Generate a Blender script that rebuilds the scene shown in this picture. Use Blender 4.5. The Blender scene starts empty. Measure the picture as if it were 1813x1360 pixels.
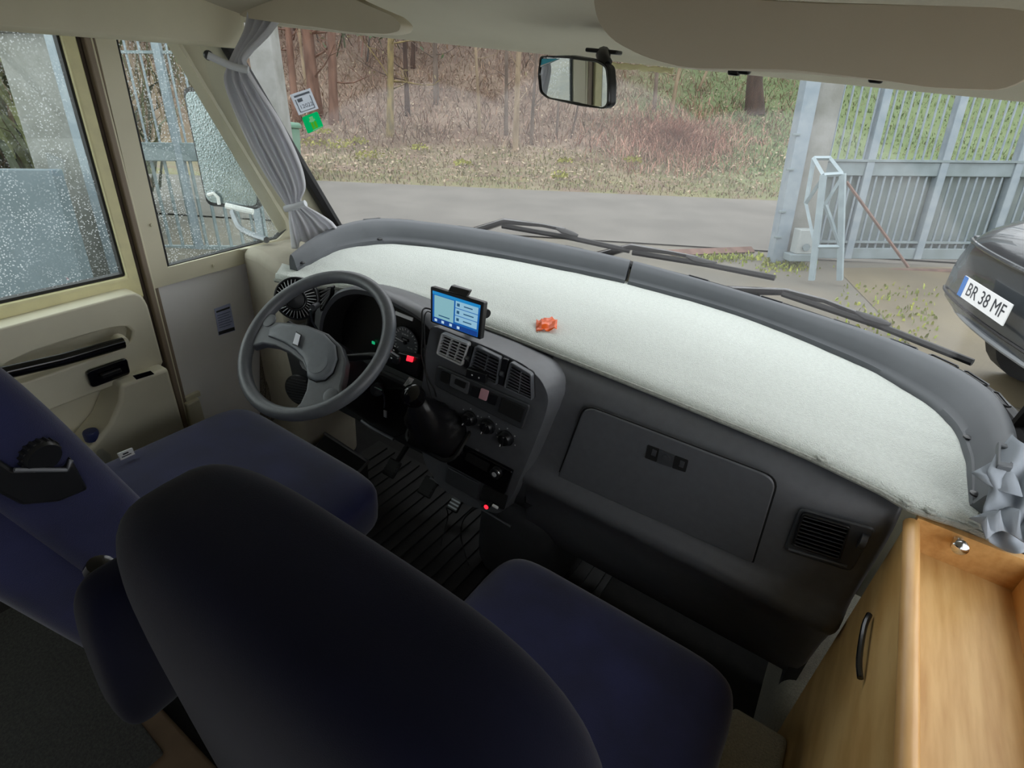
import bpy, bmesh, math, random
import numpy as np
from mathutils import Vector, Matrix, noise
from mathutils.bvhtree import BVHTree

random.seed(7)
rng = np.random.default_rng(11)
SC = bpy.context.scene
COL = SC.collection

# ------------------------------------------------------------------ camera
F_PX, CX, CY = 980.0, 906.5, 680.0
def cam_axes(pitch, yaw, roll):
    p, t, r = (math.radians(a) for a in (pitch, yaw, roll))
    f = Vector((-math.sin(t) * math.cos(p), math.cos(t) * math.cos(p), -math.sin(p)))
    ri = Vector((math.cos(t), math.sin(t), 0)); u = ri.cross(f)
    return (ri * math.cos(r) + u * math.sin(r), u * math.cos(r) - ri * math.sin(r), f)
AV = cam_axes(30.5, 30.3, 6.05)          # camera in the vehicle's axes (x right, y forward, z up)
AO = cam_axes(23.35, 0.0, 0.5)           # camera in the plumb axes of the land outside
cam = bpy.data.objects.new('camera', bpy.data.cameras.new('camera')); COL.objects.link(cam)
cam.data.sensor_width = 36.0; cam.data.lens = F_PX / 1813.0 * 36.0
cam.data.clip_start = 0.01; cam.data.clip_end = 400
cam.matrix_world = Matrix(((AV[0].x, AV[1].x, -AV[2].x, 0), (AV[0].y, AV[1].y, -AV[2].y, 0), (AV[0].z, AV[1].z, -AV[2].z, 0), (0, 0, 0, 1)))
SC.camera = cam

# ------------------------------------------------------------------ overcast sky and exposure
world = bpy.data.worlds.new('overcast'); SC.world = world; world.use_nodes = True
bg = world.node_tree.nodes['Background']
bg.inputs['Color'].default_value = (0.945, 0.972, 1.0, 1); bg.inputs['Strength'].default_value = 1.0
SC.view_settings.view_transform = 'Standard'; SC.view_settings.look = 'None'
SC.view_settings.gamma = 1.0; SC.view_settings.use_curve_mapping = False
SC.view_settings.exposure = 1.35

# ------------------------------------------------------------------ sight lines -> points on real planes
def ray(x, y, A=AV):
    a, b = (x - CX) / F_PX, -(y - CY) / F_PX
    # components of the ray in the chosen axes
    return A[0] * a + A[1] * b + A[2]
def at_x(x, y, v): d = ray(x, y); return d * (v / d.x)
def at_y(x, y, v): d = ray(x, y); return d * (v / d.y)
def at_z(x, y, v): d = ray(x, y); return d * (v / d.z)
def at_t(x, y, t): return ray(x, y) * t
def at_pl(x, y, p, n): d = ray(x, y); return d * (p.dot(n) / d.dot(n))
mv = Matrix((AV[0], AV[1], AV[2])); mo = Matrix((AO[0], AO[1], AO[2]))
RO = mv.transposed() @ mo                # plumb axes -> vehicle axes
RO4 = RO.to_4x4()

# ------------------------------------------------------------------ materials
def lin(h):
    h = h.lstrip('#'); c = [int(h[i:i + 2], 16) / 255 for i in (0, 2, 4)]
    return tuple(((v + 0.055) / 1.055) ** 2.4 if v > 0.04045 else v / 12.92 for v in c)
TONE = [1.0]                             # how dark the paint of the current set is mixed
def mat(name, col, rough=0.5, metal=0.0, var=0.0, scale=30.0, bump=0.0, bscale=200.0, sheen=0.0, coat=0.0, spec=0.5, col2=None, emit=None, es=0.0, stretch=None, attr=False):
    m = bpy.data.materials.new(name); m.use_nodes = True
    nt = m.node_tree; N = nt.nodes; L = nt.links; b = N['Principled BSDF']
    c = lin(col) if isinstance(col, str) else col
    c = tuple(v * TONE[0] for v in c)
    b.inputs['Base Color'].default_value = (*c, 1); b.inputs['Roughness'].default_value = rough
    b.inputs['Metallic'].default_value = metal; b.inputs['Specular IOR Level'].default_value = spec
    b.inputs['Sheen Weight'].default_value = sheen; b.inputs['Coat Weight'].default_value = coat
    tc = N.new('ShaderNodeTexCoord'); src = tc.outputs['Object']
    if stretch:
        mp = N.new('ShaderNodeMapping'); mp.inputs['Scale'].default_value = stretch; L.new(src, mp.inputs['Vector']); src = mp.outputs['Vector']
    if attr:
        at = N.new('ShaderNodeAttribute'); at.attribute_name = 'Col'; L.new(at.outputs['Color'], b.inputs['Base Color'])
    elif var > 0 or col2:
        n = N.new('ShaderNodeTexNoise'); n.inputs['Scale'].default_value = scale; n.inputs['Detail'].default_value = 5; L.new(src, n.inputs['Vector'])
        r = N.new('ShaderNodeValToRGB'); L.new(n.outputs['Fac'], r.inputs['Fac'])
        if col2:
            c2 = tuple(v * TONE[0] for v in lin(col2))
            lo, hi = c, c2
        else:
            lo = tuple(v * (1 - var) for v in c); hi = tuple(min(1, v * (1 + var)) for v in c)
        r.color_ramp.elements[0].position = 0.34; r.color_ramp.elements[1].position = 0.66
        r.color_ramp.elements[0].color = (*lo, 1); r.color_ramp.elements[1].color = (*hi, 1)
        L.new(r.outputs['Color'], b.inputs['Base Color'])
    if bump > 0:
        n2 = N.new('ShaderNodeTexNoise'); n2.inputs['Scale'].default_value = bscale; n2.inputs['Detail'].default_value = 3; L.new(src, n2.inputs['Vector'])
        bp = N.new('ShaderNodeBump'); bp.inputs['Strength'].default_value = bump; bp.inputs['Distance'].default_value = 0.004
        L.new(n2.outputs['Fac'], bp.inputs['Height']); L.new(bp.outputs['Normal'], b.inputs['Normal'])
    if emit:
        b.inputs['Emission Color'].default_value = (*lin(emit), 1); b.inputs['Emission Strength'].default_value = es
    return m

def glass_mat(name, tint, gloss=0.04, drops=0.0, haze=None, dscale=160.0):
    """Thin pane: see-through with a faint mirror film; rain drops and a wiper film lie on it."""
    m = bpy.data.materials.new(name); m.use_nodes = True
    nt = m.node_tree; N = nt.nodes; L = nt.links; N.remove(N['Principled BSDF']); out = N['Material Output']
    tr = N.new('ShaderNodeBsdfTransparent'); tr.inputs['Color'].default_value = (*tint, 1)
    gl = N.new('ShaderNodeBsdfGlossy'); gl.inputs['Roughness'].default_value = 0.02
    mix = N.new('ShaderNodeMixShader'); mix.inputs['Fac'].default_value = gloss
    L.new(tr.outputs[0], mix.inputs[1]); L.new(gl.outputs[0], mix.inputs[2]); last = mix.outputs[0]
    tc = N.new('ShaderNodeTexCoord')
    if haze:
        (pivots, amount) = haze
        di = N.new('ShaderNodeBsdfTranslucent'); di.inputs['Color'].default_value = (0.75, 0.74, 0.74, 1)
        tot = None
        for (px, pz, r0) in pivots:
            mp = N.new('ShaderNodeVectorMath'); mp.operation = 'SUBTRACT'; mp.inputs[1].default_value = (px, 0, pz); L.new(tc.outputs['Object'], mp.inputs[0])
            ml = N.new('ShaderNodeVectorMath'); ml.operation = 'MULTIPLY'; ml.inputs[1].default_value = (1, 0, 1); L.new(mp.outputs[0], ml.inputs[0])
            le = N.new('ShaderNodeVectorMath'); le.operation = 'LENGTH'; L.new(ml.outputs[0], le.inputs[0])
            st = N.new('ShaderNodeMapRange'); st.inputs['From Min'].default_value = r0 - 0.008; st.inputs['From Max'].default_value = r0 + 0.008
            st.inputs['To Min'].default_value = 1.0; st.inputs['To Max'].default_value = 0.0; L.new(le.outputs['Value'], st.inputs['Value'])
            if tot is None: tot = st.outputs[0]
            else:
                mx = N.new('ShaderNodeMath'); mx.operation = 'MAXIMUM'; L.new(tot, mx.inputs[0]); L.new(st.outputs[0], mx.inputs[1]); tot = mx.outputs[0]
        mu = N.new('ShaderNodeMath'); mu.operation = 'MULTIPLY'; L.new(tot, mu.inputs[0]); mu.inputs[1].default_value = amount
        m2 = N.new('ShaderNodeMixShader'); L.new(mu.outputs[0], m2.inputs['Fac']); L.new(last, m2.inputs[1]); L.new(di.outputs[0], m2.inputs[2]); last = m2.outputs[0]
    if drops > 0:
        vo = N.new('ShaderNodeTexVoronoi'); vo.inputs['Scale'].default_value = dscale; L.new(tc.outputs['Object'], vo.inputs['Vector'])
        nz = N.new('ShaderNodeTexNoise'); nz.inputs['Scale'].default_value = 9; L.new(tc.outputs['Object'], nz.inputs['Vector'])
        lt = N.new('ShaderNodeMapRange'); lt.inputs['From Min'].default_value = 0.30; lt.inputs['From Max'].default_value = 0.22
        L.new(vo.outputs['Distance'], lt.inputs['Value'])
        th = N.new('ShaderNodeMapRange'); th.inputs['From Min'].default_value = 0.30; th.inputs['From Max'].default_value = 0.60; L.new(nz.outputs['Fac'], th.inputs['Value'])
        mm = N.new('ShaderNodeMath'); mm.operation = 'MULTIPLY'; L.new(lt.outputs[0], mm.inputs[0]); L.new(th.outputs[0], mm.inputs[1])
        m3 = N.new('ShaderNodeMath'); m3.operation = 'MULTIPLY'; L.new(mm.outputs[0], m3.inputs[0]); m3.inputs[1].default_value = drops
        dd = N.new('ShaderNodeBsdfTranslucent'); dd.inputs['Color'].default_value = (0.86, 0.9, 0.92, 1)
        m4 = N.new('ShaderNodeMixShader'); L.new(m3.outputs[0], m4.inputs['Fac']); L.new(last, m4.inputs[1]); L.new(dd.outputs[0], m4.inputs[2]); last = m4.outputs[0]
    L.new(last, out.inputs['Surface'])
    return m

def film_mat(name, col, through=0.6):
    """thin sticker or cloth that lets light through from behind"""
    m = bpy.data.materials.new(name); m.use_nodes = True; nt = m.node_tree; N = nt.nodes; L = nt.links; N.remove(N['Principled BSDF'])
    d = N.new('ShaderNodeBsdfDiffuse'); t = N.new('ShaderNodeBsdfTranslucent'); x = N.new('ShaderNodeMixShader'); x.inputs['Fac'].default_value = through
    n = N.new('ShaderNodeTexNoise'); n.inputs['Scale'].default_value = 40; r = N.new('ShaderNodeValToRGB'); c = lin(col)
    r.color_ramp.elements[0].color = (*[v * .93 for v in c], 1); r.color_ramp.elements[1].color = (*c, 1); L.new(n.outputs['Fac'], r.inputs['Fac'])
    L.new(r.outputs['Color'], d.inputs['Color']); L.new(r.outputs['Color'], t.inputs['Color'])
    L.new(d.outputs[0], x.inputs[1]); L.new(t.outputs[0], x.inputs[2]); L.new(x.outputs[0], N['Material Output'].inputs['Surface'])
    return m

# ------------------------------------------------------------------ mesh builder
class MB:
    def __init__(s): s.v = []; s.f = []; s.c = []
    def add(s, vs, fs, col=None):
        o = len(s.v); s.v += [tuple(q) for q in vs]; s.f += [tuple(i + o for i in f) for f in fs]; s.c += [col] * len(fs); return s
    def box(s, c, d, M=None):
        c = Vector(c); h = Vector(d) / 2; vs = []
        for dx in (-1, 1):
            for dy in (-1, 1):
                for dz in (-1, 1):
                    q = Vector((h.x * dx, h.y * dy, h.z * dz)); vs.append(c + (M @ q if M else q))
        return s.add(vs, [(0, 1, 3, 2), (4, 6, 7, 5), (0, 4, 5, 1), (2, 3, 7, 6), (0, 2, 6, 4), (1, 5, 7, 3)])
    def bx(s, x0, x1, y0, y1, z0, z1): return s.box(((x0 + x1) / 2, (y0 + y1) / 2, (z0 + z1) / 2), (x1 - x0, y1 - y0, z1 - z0))
    def cyl(s, p0, p1, r0, r1=None, n=12, caps=True):
        r1 = r0 if r1 is None else r1
        return s.tube([Vector(p0), Vector(p1)], [r0, r1], n, caps)
    def tube(s, pts, r, n=8, caps=True, closed=False, flat=None):
        pts = [Vector(q) for q in pts]; k = len(pts); rs = r if isinstance(r, (list, tuple)) else [r] * k
        vs = []; fs = []; up = None
        for i, q in enumerate(pts):
            a = pts[(i - 1) % k] if (i > 0 or closed) else q; b = pts[(i + 1) % k] if (i < k - 1 or closed) else q
            d = (b - a).normalized()
            if up is None:
                up = Vector((0, 0, 1)) if abs(d.z) < 0.9 else Vector((1, 0, 0))
                if flat: up = Vector(flat[0])
            e1 = d.cross(up).normalized(); e2 = e1.cross(d).normalized()
            if not flat: up = e2
            fl = flat[1] if flat else 1.0
            for j in range(n):
                an = 2 * math.pi * j / n
                vs.append(q + e1 * (math.cos(an) * rs[i]) + e2 * (math.sin(an) * rs[i] * fl))
        m = k if closed else k - 1
        for i in range(m):
            i2 = (i + 1) % k
            for j in range(n): fs.append((i * n + j, i * n + (j + 1) % n, i2 * n + (j + 1) % n, i2 * n + j))
        if caps and not closed:
            fs.append(tuple(range(n))[::-1]); fs.append(tuple((k - 1) * n + j for j in range(n)))
        return s.add(vs, fs)
    def lathe(s, prof, M, n=24):
        vs = []; fs = []; k = len(prof)
        for (r, z) in prof:
            for j in range(n):
                a = 2 * math.pi * j / n; vs.append(M @ Vector((r * math.cos(a), r * math.sin(a), z)))
        for i in range(k - 1):
            for j in range(n): fs.append((i * n + j, i * n + (j + 1) % n, (i + 1) * n + (j + 1) % n, (i + 1) * n + j))
        fs.append(tuple(range(n))[::-1]); fs.append(tuple((k - 1) * n + j for j in range(n)))
        return s.add(vs, fs)
    def prism(s, poly, vec):
        poly = [Vector(q) for q in poly]; vec = Vector(vec); n = len(poly)
        vs = poly + [q + vec for q in poly]
        fs = [tuple(range(n))[::-1], tuple(range(n, 2 * n))] + [(i, (i + 1) % n, n + (i + 1) % n, n + i) for i in range(n)]
        return s.add(vs, fs)
    def ring(s, outer, inner, vec):
        n = len(outer); vec = Vector(vec); o = [Vector(q) for q in outer]; i_ = [Vector(q) for q in inner]
        vs = o + i_ + [q + vec for q in o] + [q + vec for q in i_]; fs = []
        for a in range(n):
            b = (a + 1) % n
            fs += [(a, b, n + b, n + a), (2 * n + a, 3 * n + a, 3 * n + b, 2 * n + b), (a, 2 * n + a, 2 * n + b, b), (n + a, n + b, 3 * n + b, 3 * n + a)]
        return s.add(vs, fs)
    def grid(s, rows, closed=False, capends=False):
        k = len(rows); n = len(rows[0]); vs = [q for r in rows for q in r]; fs = []
        for i in range(k - 1):
            for j in range(n if closed else n - 1): fs.append((i * n + j, i * n + (j + 1) % n, (i + 1) * n + (j + 1) % n, (i + 1) * n + j))
        if capends and closed: fs.append(tuple(range(n))[::-1]); fs.append(tuple((k - 1) * n + j for j in range(n)))
        return s.add(vs, fs)
    def text(s, string, size, M, depth=0.0, align='CENTER'):
        cu = bpy.data.curves.new('lettering', 'FONT'); cu.body = string; cu.size = size; cu.align_x = align; cu.align_y = 'CENTER'; cu.extrude = depth
        cu.resolution_u = 3
        ob = bpy.data.objects.new('lettering', cu); COL.objects.link(ob)
        me = bpy.data.meshes.new_from_object(ob)
        s.add([M @ v.co for v in me.vertices], [tuple(p.vertices) for p in me.polygons])
        bpy.data.objects.remove(ob); bpy.data.curves.remove(cu); bpy.data.meshes.remove(me)
        return s
    def build(s, name, m, parent=None, bevel=0.0, seg=2, smooth=40, sub=0, solid=0.0, kind=None, out=False, recalc=True):
        V = np.array(s.v, dtype=float)
        lo, hi = V.min(0), V.max(0); org = Vector(((lo[0] + hi[0]) / 2, (lo[1] + hi[1]) / 2, lo[2]))
        me = bpy.data.meshes.new(name); me.from_pydata((V - np.array(org)).tolist(), [], s.f)
        if recalc:
            bm = bmesh.new(); bm.from_mesh(me); bmesh.ops.recalc_face_normals(bm, faces=bm.faces); bm.to_mesh(me); bm.free()
        if any(c is not None for c in s.c):
            ca = me.color_attributes.new('Col', 'FLOAT_COLOR', 'CORNER'); buf = []
            for p, c in zip(me.polygons, s.c): buf += [*(v * TONE[0] for v in (c or (0.2, 0.2, 0.2))), 1.0] * p.loop_total
            ca.data.foreach_set('color', buf)
        me.materials.append(m)
        if smooth:
            me.polygons.foreach_set('use_smooth', [True] * len(me.polygons)); me.set_sharp_from_angle(angle=math.radians(smooth))
        o = bpy.data.objects.new(name, me); COL.objects.link(o)
        o.matrix_world = (Matrix.Translation(RO @ org) @ RO4) if out else Matrix.Translation(org)
        if bevel:
            b = o.modifiers.new('bevel', 'BEVEL'); b.width = bevel; b.segments = seg; b.limit_method = 'ANGLE'; b.angle_limit = math.radians(35); b.harden_normals = False
        if solid:
            b = o.modifiers.new('solid', 'SOLIDIFY'); b.thickness = solid; b.offset = 0
        if sub:
            b = o.modifiers.new('sub', 'SUBSURF'); b.levels = sub; b.render_levels = sub
        if parent is not None: set_parent(o, parent)
        if kind: o['kind'] = kind
        return o

def set_parent(o, p):
    o.parent = p; o.matrix_parent_inverse = p.matrix_world.inverted()
def tag(o, label, cat, group=None, kind=None):
    o['label'] = label; o['category'] = cat
    if group: o['group'] = group
    if kind: o['kind'] = kind
    return o
def struct(o, label=None, cat=None):
    o['kind'] = 'structure'
    if label: o['label'] = label
    if cat: o['category'] = cat
    return o
def thing(name, loc, label, cat, group=None, kind=None, out=False):
    e = bpy.data.objects.new(name, None); COL.objects.link(e); e.empty_display_size = 0.05
    e.matrix_world = (Matrix.Translation(RO @ Vector(loc)) @ RO4) if out else Matrix.Translation(Vector(loc))
    return tag(e, label, cat, group, kind)
def part(o, label): o['label'] = label; return o
def copy_tree(o, parent=None):
    c = o.copy(); COL.objects.link(c)
    if parent: c.parent = parent
    for ch in list(o.children): copy_tree(ch, c)
    return c
def catmull(pts, n):
    """n points along a smooth curve through pts (evenly by index)."""
    pts = [Vector(q) for q in pts]; k = len(pts); res = []
    for i in range(n):
        t = i / (n - 1) * (k - 1); a = min(int(t), k - 2); f = t - a
        p0, p1, p2, p3 = pts[max(a - 1, 0)], pts[a], pts[a + 1], pts[min(a + 2, k - 1)]
        res.append(0.5 * ((2 * p1) + (p2 - p0) * f + (2 * p0 - 5 * p1 + 4 * p2 - p3) * f * f + (3 * p1 - p0 - 3 * p2 + p3) * f ** 3))
    return res
def rot_to(n, up=(0, 0, 1)):
    """3x3 whose z axis is n and y axis is near up."""
    n = Vector(n).normalized(); u = Vector(up); x = u.cross(n).normalized(); y = n.cross(x)
    return Matrix((x, y, n)).transposed()
def rrect(w, h, r, n=4):
    pts = []
    for (cx, cy, a0) in ((w / 2 - r, h / 2 - r, 0), (-w / 2 + r, h / 2 - r, 90), (-w / 2 + r, -h / 2 + r, 180), (w / 2 - r, -h / 2 + r, 270)):
        for i in range(n + 1):
            a = math.radians(a0 + 90 * i / n); pts.append((cx + r * math.cos(a), cy + r * math.sin(a)))
    return pts
def round_poly(pts, r, n=4):
    """round the corners of a 3D polygon"""
    pts = [Vector(q) for q in pts]; k = len(pts); res = []
    rr = r if isinstance(r, (list, tuple)) else [r] * k
    for i, q in enumerate(pts):
        a = (pts[i - 1] - q); b = (pts[(i + 1) % k] - q); d = min(rr[i], a.length * 0.48, b.length * 0.48)
        if d <= 0: res.append(q); continue
        s, e = q + a.normalized() * d, q + b.normalized() * d
        for j in range(n + 1):
            t = j / n; res.append(s * (1 - t) ** 2 + q * 2 * t * (1 - t) + e * t * t)
    return res
# ------------------------------------------------------------------ material palette
m_cream = mat('cream_plastic', '#dcd6bc', 0.45, var=0.04, scale=6)
m_cream2 = mat('cream_door_panel', '#d9d4bd', 0.5, var=0.04, scale=8, bump=0.05, bscale=500)
m_yellow = mat('yellowed_edge', '#e6dfaf', 0.45, var=0.05)
m_wallw = mat('white_wallpaper', '#f2f1ef', 0.6, var=0.03, scale=4)
m_taupe = mat('taupe_seal', '#8b7d6c', 0.6, var=0.15, scale=20, stretch=(1, 1, .1))
m_dkbrown = mat('dark_brown_seal', '#4a3f36', 0.7, var=0.2)
m_head = mat('headliner', '#c6c0ae', 0.75, var=0.03, scale=5, bump=0.08, bscale=300)
m_visor = mat('visor_vinyl', '#d6cdb8', 0.6, var=0.03, scale=4, bump=0.06, bscale=600)
m_dash = mat('grained_dash_plastic', '#585a5e', 0.38, var=0.05, scale=60, bump=0.12, bscale=900)
m_dash2 = mat('smooth_dark_plastic', '#3d3f42', 0.42, var=0.05, scale=50, bump=0.08, bscale=900)
m_black = mat('black_plastic', '#17181a', 0.35, var=0.1)
m_blackg = mat('glossy_black', '#0c0c0e', 0.12)
m_matte = mat('matte_black', '#0b0b0c', 0.85)
m_rubber = mat('black_rubber', '#1d1d1e', 0.6, var=0.15)
m_wheel = mat('steering_leatherette', '#5a5d61', 0.36, var=0.06, scale=80, bump=0.12, bscale=700)
m_wheel2 = mat('hub_plastic', '#656a70', 0.42, var=0.05, scale=60, bump=0.12, bscale=900)
m_pad = mat('soft_grey_foam_pad', '#515559', 0.55, var=0.05, scale=12, bump=0.05, bscale=600)
m_towel = mat('pale_terry_cloth', '#dfe5de', 0.95, var=0.05, scale=120, bump=0.9, bscale=420, sheen=0.3)
m_towel2 = mat('grey_terry_edge', '#a5a8a0', 0.95, var=0.12, scale=100, bump=0.9, bscale=400)
m_chrome = mat('chrome', '#d8dadc', 0.18, metal=1.0)
m_steel = mat('dull_steel', '#8d9094', 0.4, metal=1.0, var=0.1)
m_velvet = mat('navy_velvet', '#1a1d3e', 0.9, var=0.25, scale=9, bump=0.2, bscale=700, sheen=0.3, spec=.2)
m_velvet_shade = mat('navy_velvet_shaded', '#0a0b1c', 0.95, var=0.15, scale=14, bump=0.12, bscale=900, sheen=0.08, spec=.1)  # same navy velvet with the shade mixed into its colour
m_wood = mat('honey_beech', '#c69a5c', 0.42, col2='#dcb679', scale=7, stretch=(9, 1, 3))
m_wood2 = mat('beech_edge', '#cb9a5c', 0.38, col2='#dbae70', scale=9, stretch=(8, 1, 8))
m_carpet = mat('grey_carpet', '#b0aea1', 0.98, col2='#c8c5b7', scale=260, bump=1.0, bscale=380)
m_cloth = film_mat('grey_curtain', '#dedee1', 0.45)
m_cloth2 = mat('silver_tie', '#cfd2d6', 0.6)
m_orange = mat('orange_film', '#ff6a1e', 0.3)
m_white = mat('white_print', '#e9eaea', 0.6)
m_ink = mat('dark_ink', '#33363c', 0.6)
m_mirror = mat('mirror_silver', '#e8ecee', 0.02, metal=1.0)
m_mat = mat('rubber_floor_mat', '#19191b', 0.55, var=0.3, scale=40)
m_floor = mat('dark_floor', '#1b1b1c', 0.8, var=0.25, scale=30)
m_brown = mat('brown_lining', '#5c4a36', 0.7, var=0.15, scale=10)
m_speck = mat('speckled_beige_carpet', '#8e877a', 0.95, col2='#5d574d', scale=220, bump=0.5, bscale=300)
m_side = mat('beige_side_lining', '#aaa393', 0.8, var=0.06, scale=12)
m_red = mat('red_light', '#c01020', 0.3, emit='#ff2030', es=1.0)
m_glass = glass_mat('windscreen_glass', (0.97, 0.985, 0.985), 0.03)
m_sideglass = glass_mat('wet_side_glass', (0.93, 0.97, 0.95), 0.05, drops=0.34, dscale=150)

XL = -1.72      # left wall
XR = 0.47       # right wall
ZF = -1.45      # cab floor
ZP = -0.60      # dashboard shelf

# ------------------------------------------------------------------ room shell
struct(MB().bx(XL - .05, XR + .05, -3.0, 1.9, ZF - .06, ZF).build('floor', m_floor), 'dark floor of the driving cab', 'floor')
b = MB()
zt = 0.40
b.bx(XL - .04, XL, 0.74, 1.50, ZF, -0.655)                       # below the quarter window
b.bx(XL - .04, XL, 0.79, 0.98, -0.01, zt)
b.bx(XL - .04, XL, -1.2, 0.79, -0.01, zt)
b.bx(XL - .04, XL, -1.2, -0.25, ZF, -0.01)
b.bx(XL - .04, XL, -3.0, -2.4, ZF, zt); b.bx(XL - .04, XL, -2.4, -1.2, ZF, zt)
struct(b.build('wall_left', m_wallw), 'off-white cab side wall below the quarter window', 'wall')
b = MB()
b.bx(XR, XR + .04, -3.0, 1.62, ZF, -0.62); b.bx(XR, XR + .04, -3.0, 1.62, 0.02, zt)
b.bx(XR, XR + .04, -3.0, -2.4, -.62, .02); b.bx(XR, XR + .04, -1.2, -1.0, -.62, .02); b.bx(XR, XR + .04, .36, .52, -.62, .02); b.bx(XR, XR + .04, 1.36, 1.62, -.62, .02)  # gaps are unseen window openings, put in and enlarged to brighten the cab
struct(b.build('wall_right', m_wallw), 'side wall behind the wooden cabinet', 'wall')
struct(MB().bx(XL - .04, XR + .04, -3.04, -3.0, ZF, zt).build('wall_rear', m_wallw), 'rear partition of the vehicle', 'wall')

# windscreen: bottom and top edges
ws_bot = catmull([(-1.70, 1.02, -.62), (-1.67, 1.30, -.62), (-1.60, 1.52, -.62), (-1.40, 1.71, -.62), (-1.08, 1.82, -.62), (-.64, 1.90, -.62), (-.22, 1.90, -.62), (.10, 1.84, -.62), (.33, 1.74, -.62), (.43, 1.58, -.62), (.46, 1.36, -.62)], 41)
ws_top = catmull([(-1.66, 0.98, .03), (-1.60, 1.06, .03), (-1.50, 1.20, .03), (-1.35, 1.33, .03), (-1.05, 1.43, .03), (-.62, 1.49, .03), (-.2, 1.46, .03), (.12, 1.36, .03), (.30, 1.24, .03), (.38, 1.12, .03), (.42, 1.02, .03)], 41)
def ws_row(t):
    return [a.lerp(c, t) + Vector((0, 0.035 * math.sin(math.pi * t), 0)) for a, c in zip(ws_bot, ws_top)]
ws_rows = [ws_row(i / 10) for i in range(11)]
V_ws = [q for r in ws_rows for q in r]; F_ws = [(i * 41 + j, i * 41 + j + 1, (i + 1) * 41 + j + 1, (i + 1) * 41 + j) for i in range(10) for j in range(40)]
BV_WS = BVHTree.FromPolygons(V_ws, F_ws)
def at_ws(x, y, off=0.0):
    while True:
        d = ray(x, y).normalized(); h = BV_WS.ray_cast(Vector((0, 0, 0)), d)
        if h[0]: return h[0] + d * off
        y -= 4
wl = [i for i in range(41)]
lo = np.array(V_ws).min(0); hi = np.array(V_ws).max(0); org = Vector(((lo[0] + hi[0]) / 2, 0, lo[2]))
arcs = []
for pv, rm in (((860, 430), (815, 157)), ((1080, 470), (1010, 130)), ((1330, 520), (1290, 200))):   # wiper pivots and a point on the rim of each sweep
    p_, r_ = at_ws(*pv), at_ws(*rm); arcs.append((p_.x - org.x, p_.z - org.z, math.hypot(p_.x - r_.x, p_.z - r_.z)))
m_glass = glass_mat('windscreen_glass', (0.97, 0.985, 0.985), 0.03, haze=(arcs, 0.065))
win = bpy.data.objects.new('window_2', None); COL.objects.link(win); win.matrix_world = Matrix.Translation((-.62, 1.6, -.62))
struct(win, 'wide curved windscreen with a greyish wiper film', 'window')
MB().grid(ws_rows).build('pane', m_glass, win)
MB().tube([q + Vector((0, .01, .005)) for q in ws_bot[7:]], 0.016, 8).build('lower_seal', m_rubber, win)
SEAL = []
for i in range(15):
    t = i / 14; d = ray(388 + 214 * t, 46 + 360 * t).normalized(); h = BV_WS.ray_cast(Vector((0, 0, 0)), d)
    if h[0]: SEAL.append(h[0])
MB().tube([q + Vector((-.012, 0, 0)) for q in SEAL], 0.022, 8).build('side_seal', m_rubber, win)
MB().tube([ws_row(i / 10)[37] for i in range(11)], 0.018, 8).build('side_seal', m_rubber, win)

# headliner over the windscreen, rising to the rear
hl = []
for k, (dy, dz) in enumerate(((0.02, -.010), (0.0, -.013), (-.012, -.012), (-.03, .000), (-.12, .018), (-.25, .045), (-.45, .085))):
    hl.append([Vector((q.x, q.y + dy, .03 + dz)) for q in ws_top])
hl.append([Vector((q.x, 0.35, .15)) for q in ws_top]); hl.append([Vector((XL + (XR - XL) * i / 40, -0.6, .22)) for i in range(41)]); hl.append([Vector((XL + (XR - XL) * i / 40, -3, .36)) for i in range(41)])
struct(MB().grid(hl).build('ceiling', m_head, solid=.01, smooth=60), 'beige headliner above the windscreen', 'ceiling')
# outside skin: roof and bonnet keep stray light out
rf = [[q + Vector((0, .03, .0)) for q in ws_top], [Vector((q.x * 1.0, q.y - .05, .14)) for q in ws_top], [Vector((XL - .05 + (XR - XL + .1) * i / 40, .6, .40)) for i in range(41)], [Vector((XL - .05 + (XR - XL + .1) * i / 40, -3.05, .42)) for i in range(41)]]
struct(MB().grid(rf).build('trim_1', m_cream, solid=.01), 'cream roof skin above the cab', 'roof')
nose = [[q + Vector((0, .02, -.01)) for q in ws_bot], [q + Vector((0, .07, -.04)) for q in ws_bot], [q + Vector((0, .09, -.35)) for q in ws_bot], [Vector((q.x, q.y + .08, -1.6)) for q in ws_bot]]
struct(MB().grid(nose).build('trim_2', m_cream, solid=.01), 'cream vehicle nose below the windscreen', 'bodywork')

# A pillars
b = MB()
pl = [at_x(360, 88, -1.66), at_x(312, 76, -1.71), at_x(512, 405, -1.71), at_x(527, 432, -1.69)]
n_ = len(SEAL); e0, e1 = Vector((-1.735, .90, .05)), Vector((-1.735, 1.24, -.66))
b = MB().grid([[e0.lerp(e1, i / (n_ - 1)) for i in range(n_)], [e0.lerp(e1, i / (n_ - 1)).lerp(SEAL[i], .5) + Vector((-.012, .01, 0)) for i in range(n_)], [q + Vector((-.03, .0, 0)) for q in SEAL]])
struct(b.build('trim_3', m_cream, solid=.02), 'cream front pillar behind the tied curtain', 'pillar')
b = MB().grid([[Vector((.485, .98, .05)), ws_top[38] + Vector((.02, 0, .02))], [Vector((.485, 1.4, -.63)), ws_bot[38] + Vector((.02, 0, 0))]])
struct(b.build('trim_4', m_cream, solid=.02), 'cream front pillar on the passenger side', 'pillar')
# storage valance above the driver's side
pc = at_x(441, 88, -1.56)
struct(MB().bx(XL, -1.56, -1.0, pc.y, pc.z, .33).build('trim_5', m_cream, bevel=.012, seg=3), 'long cream box moulding above the side windows', 'moulding')

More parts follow.
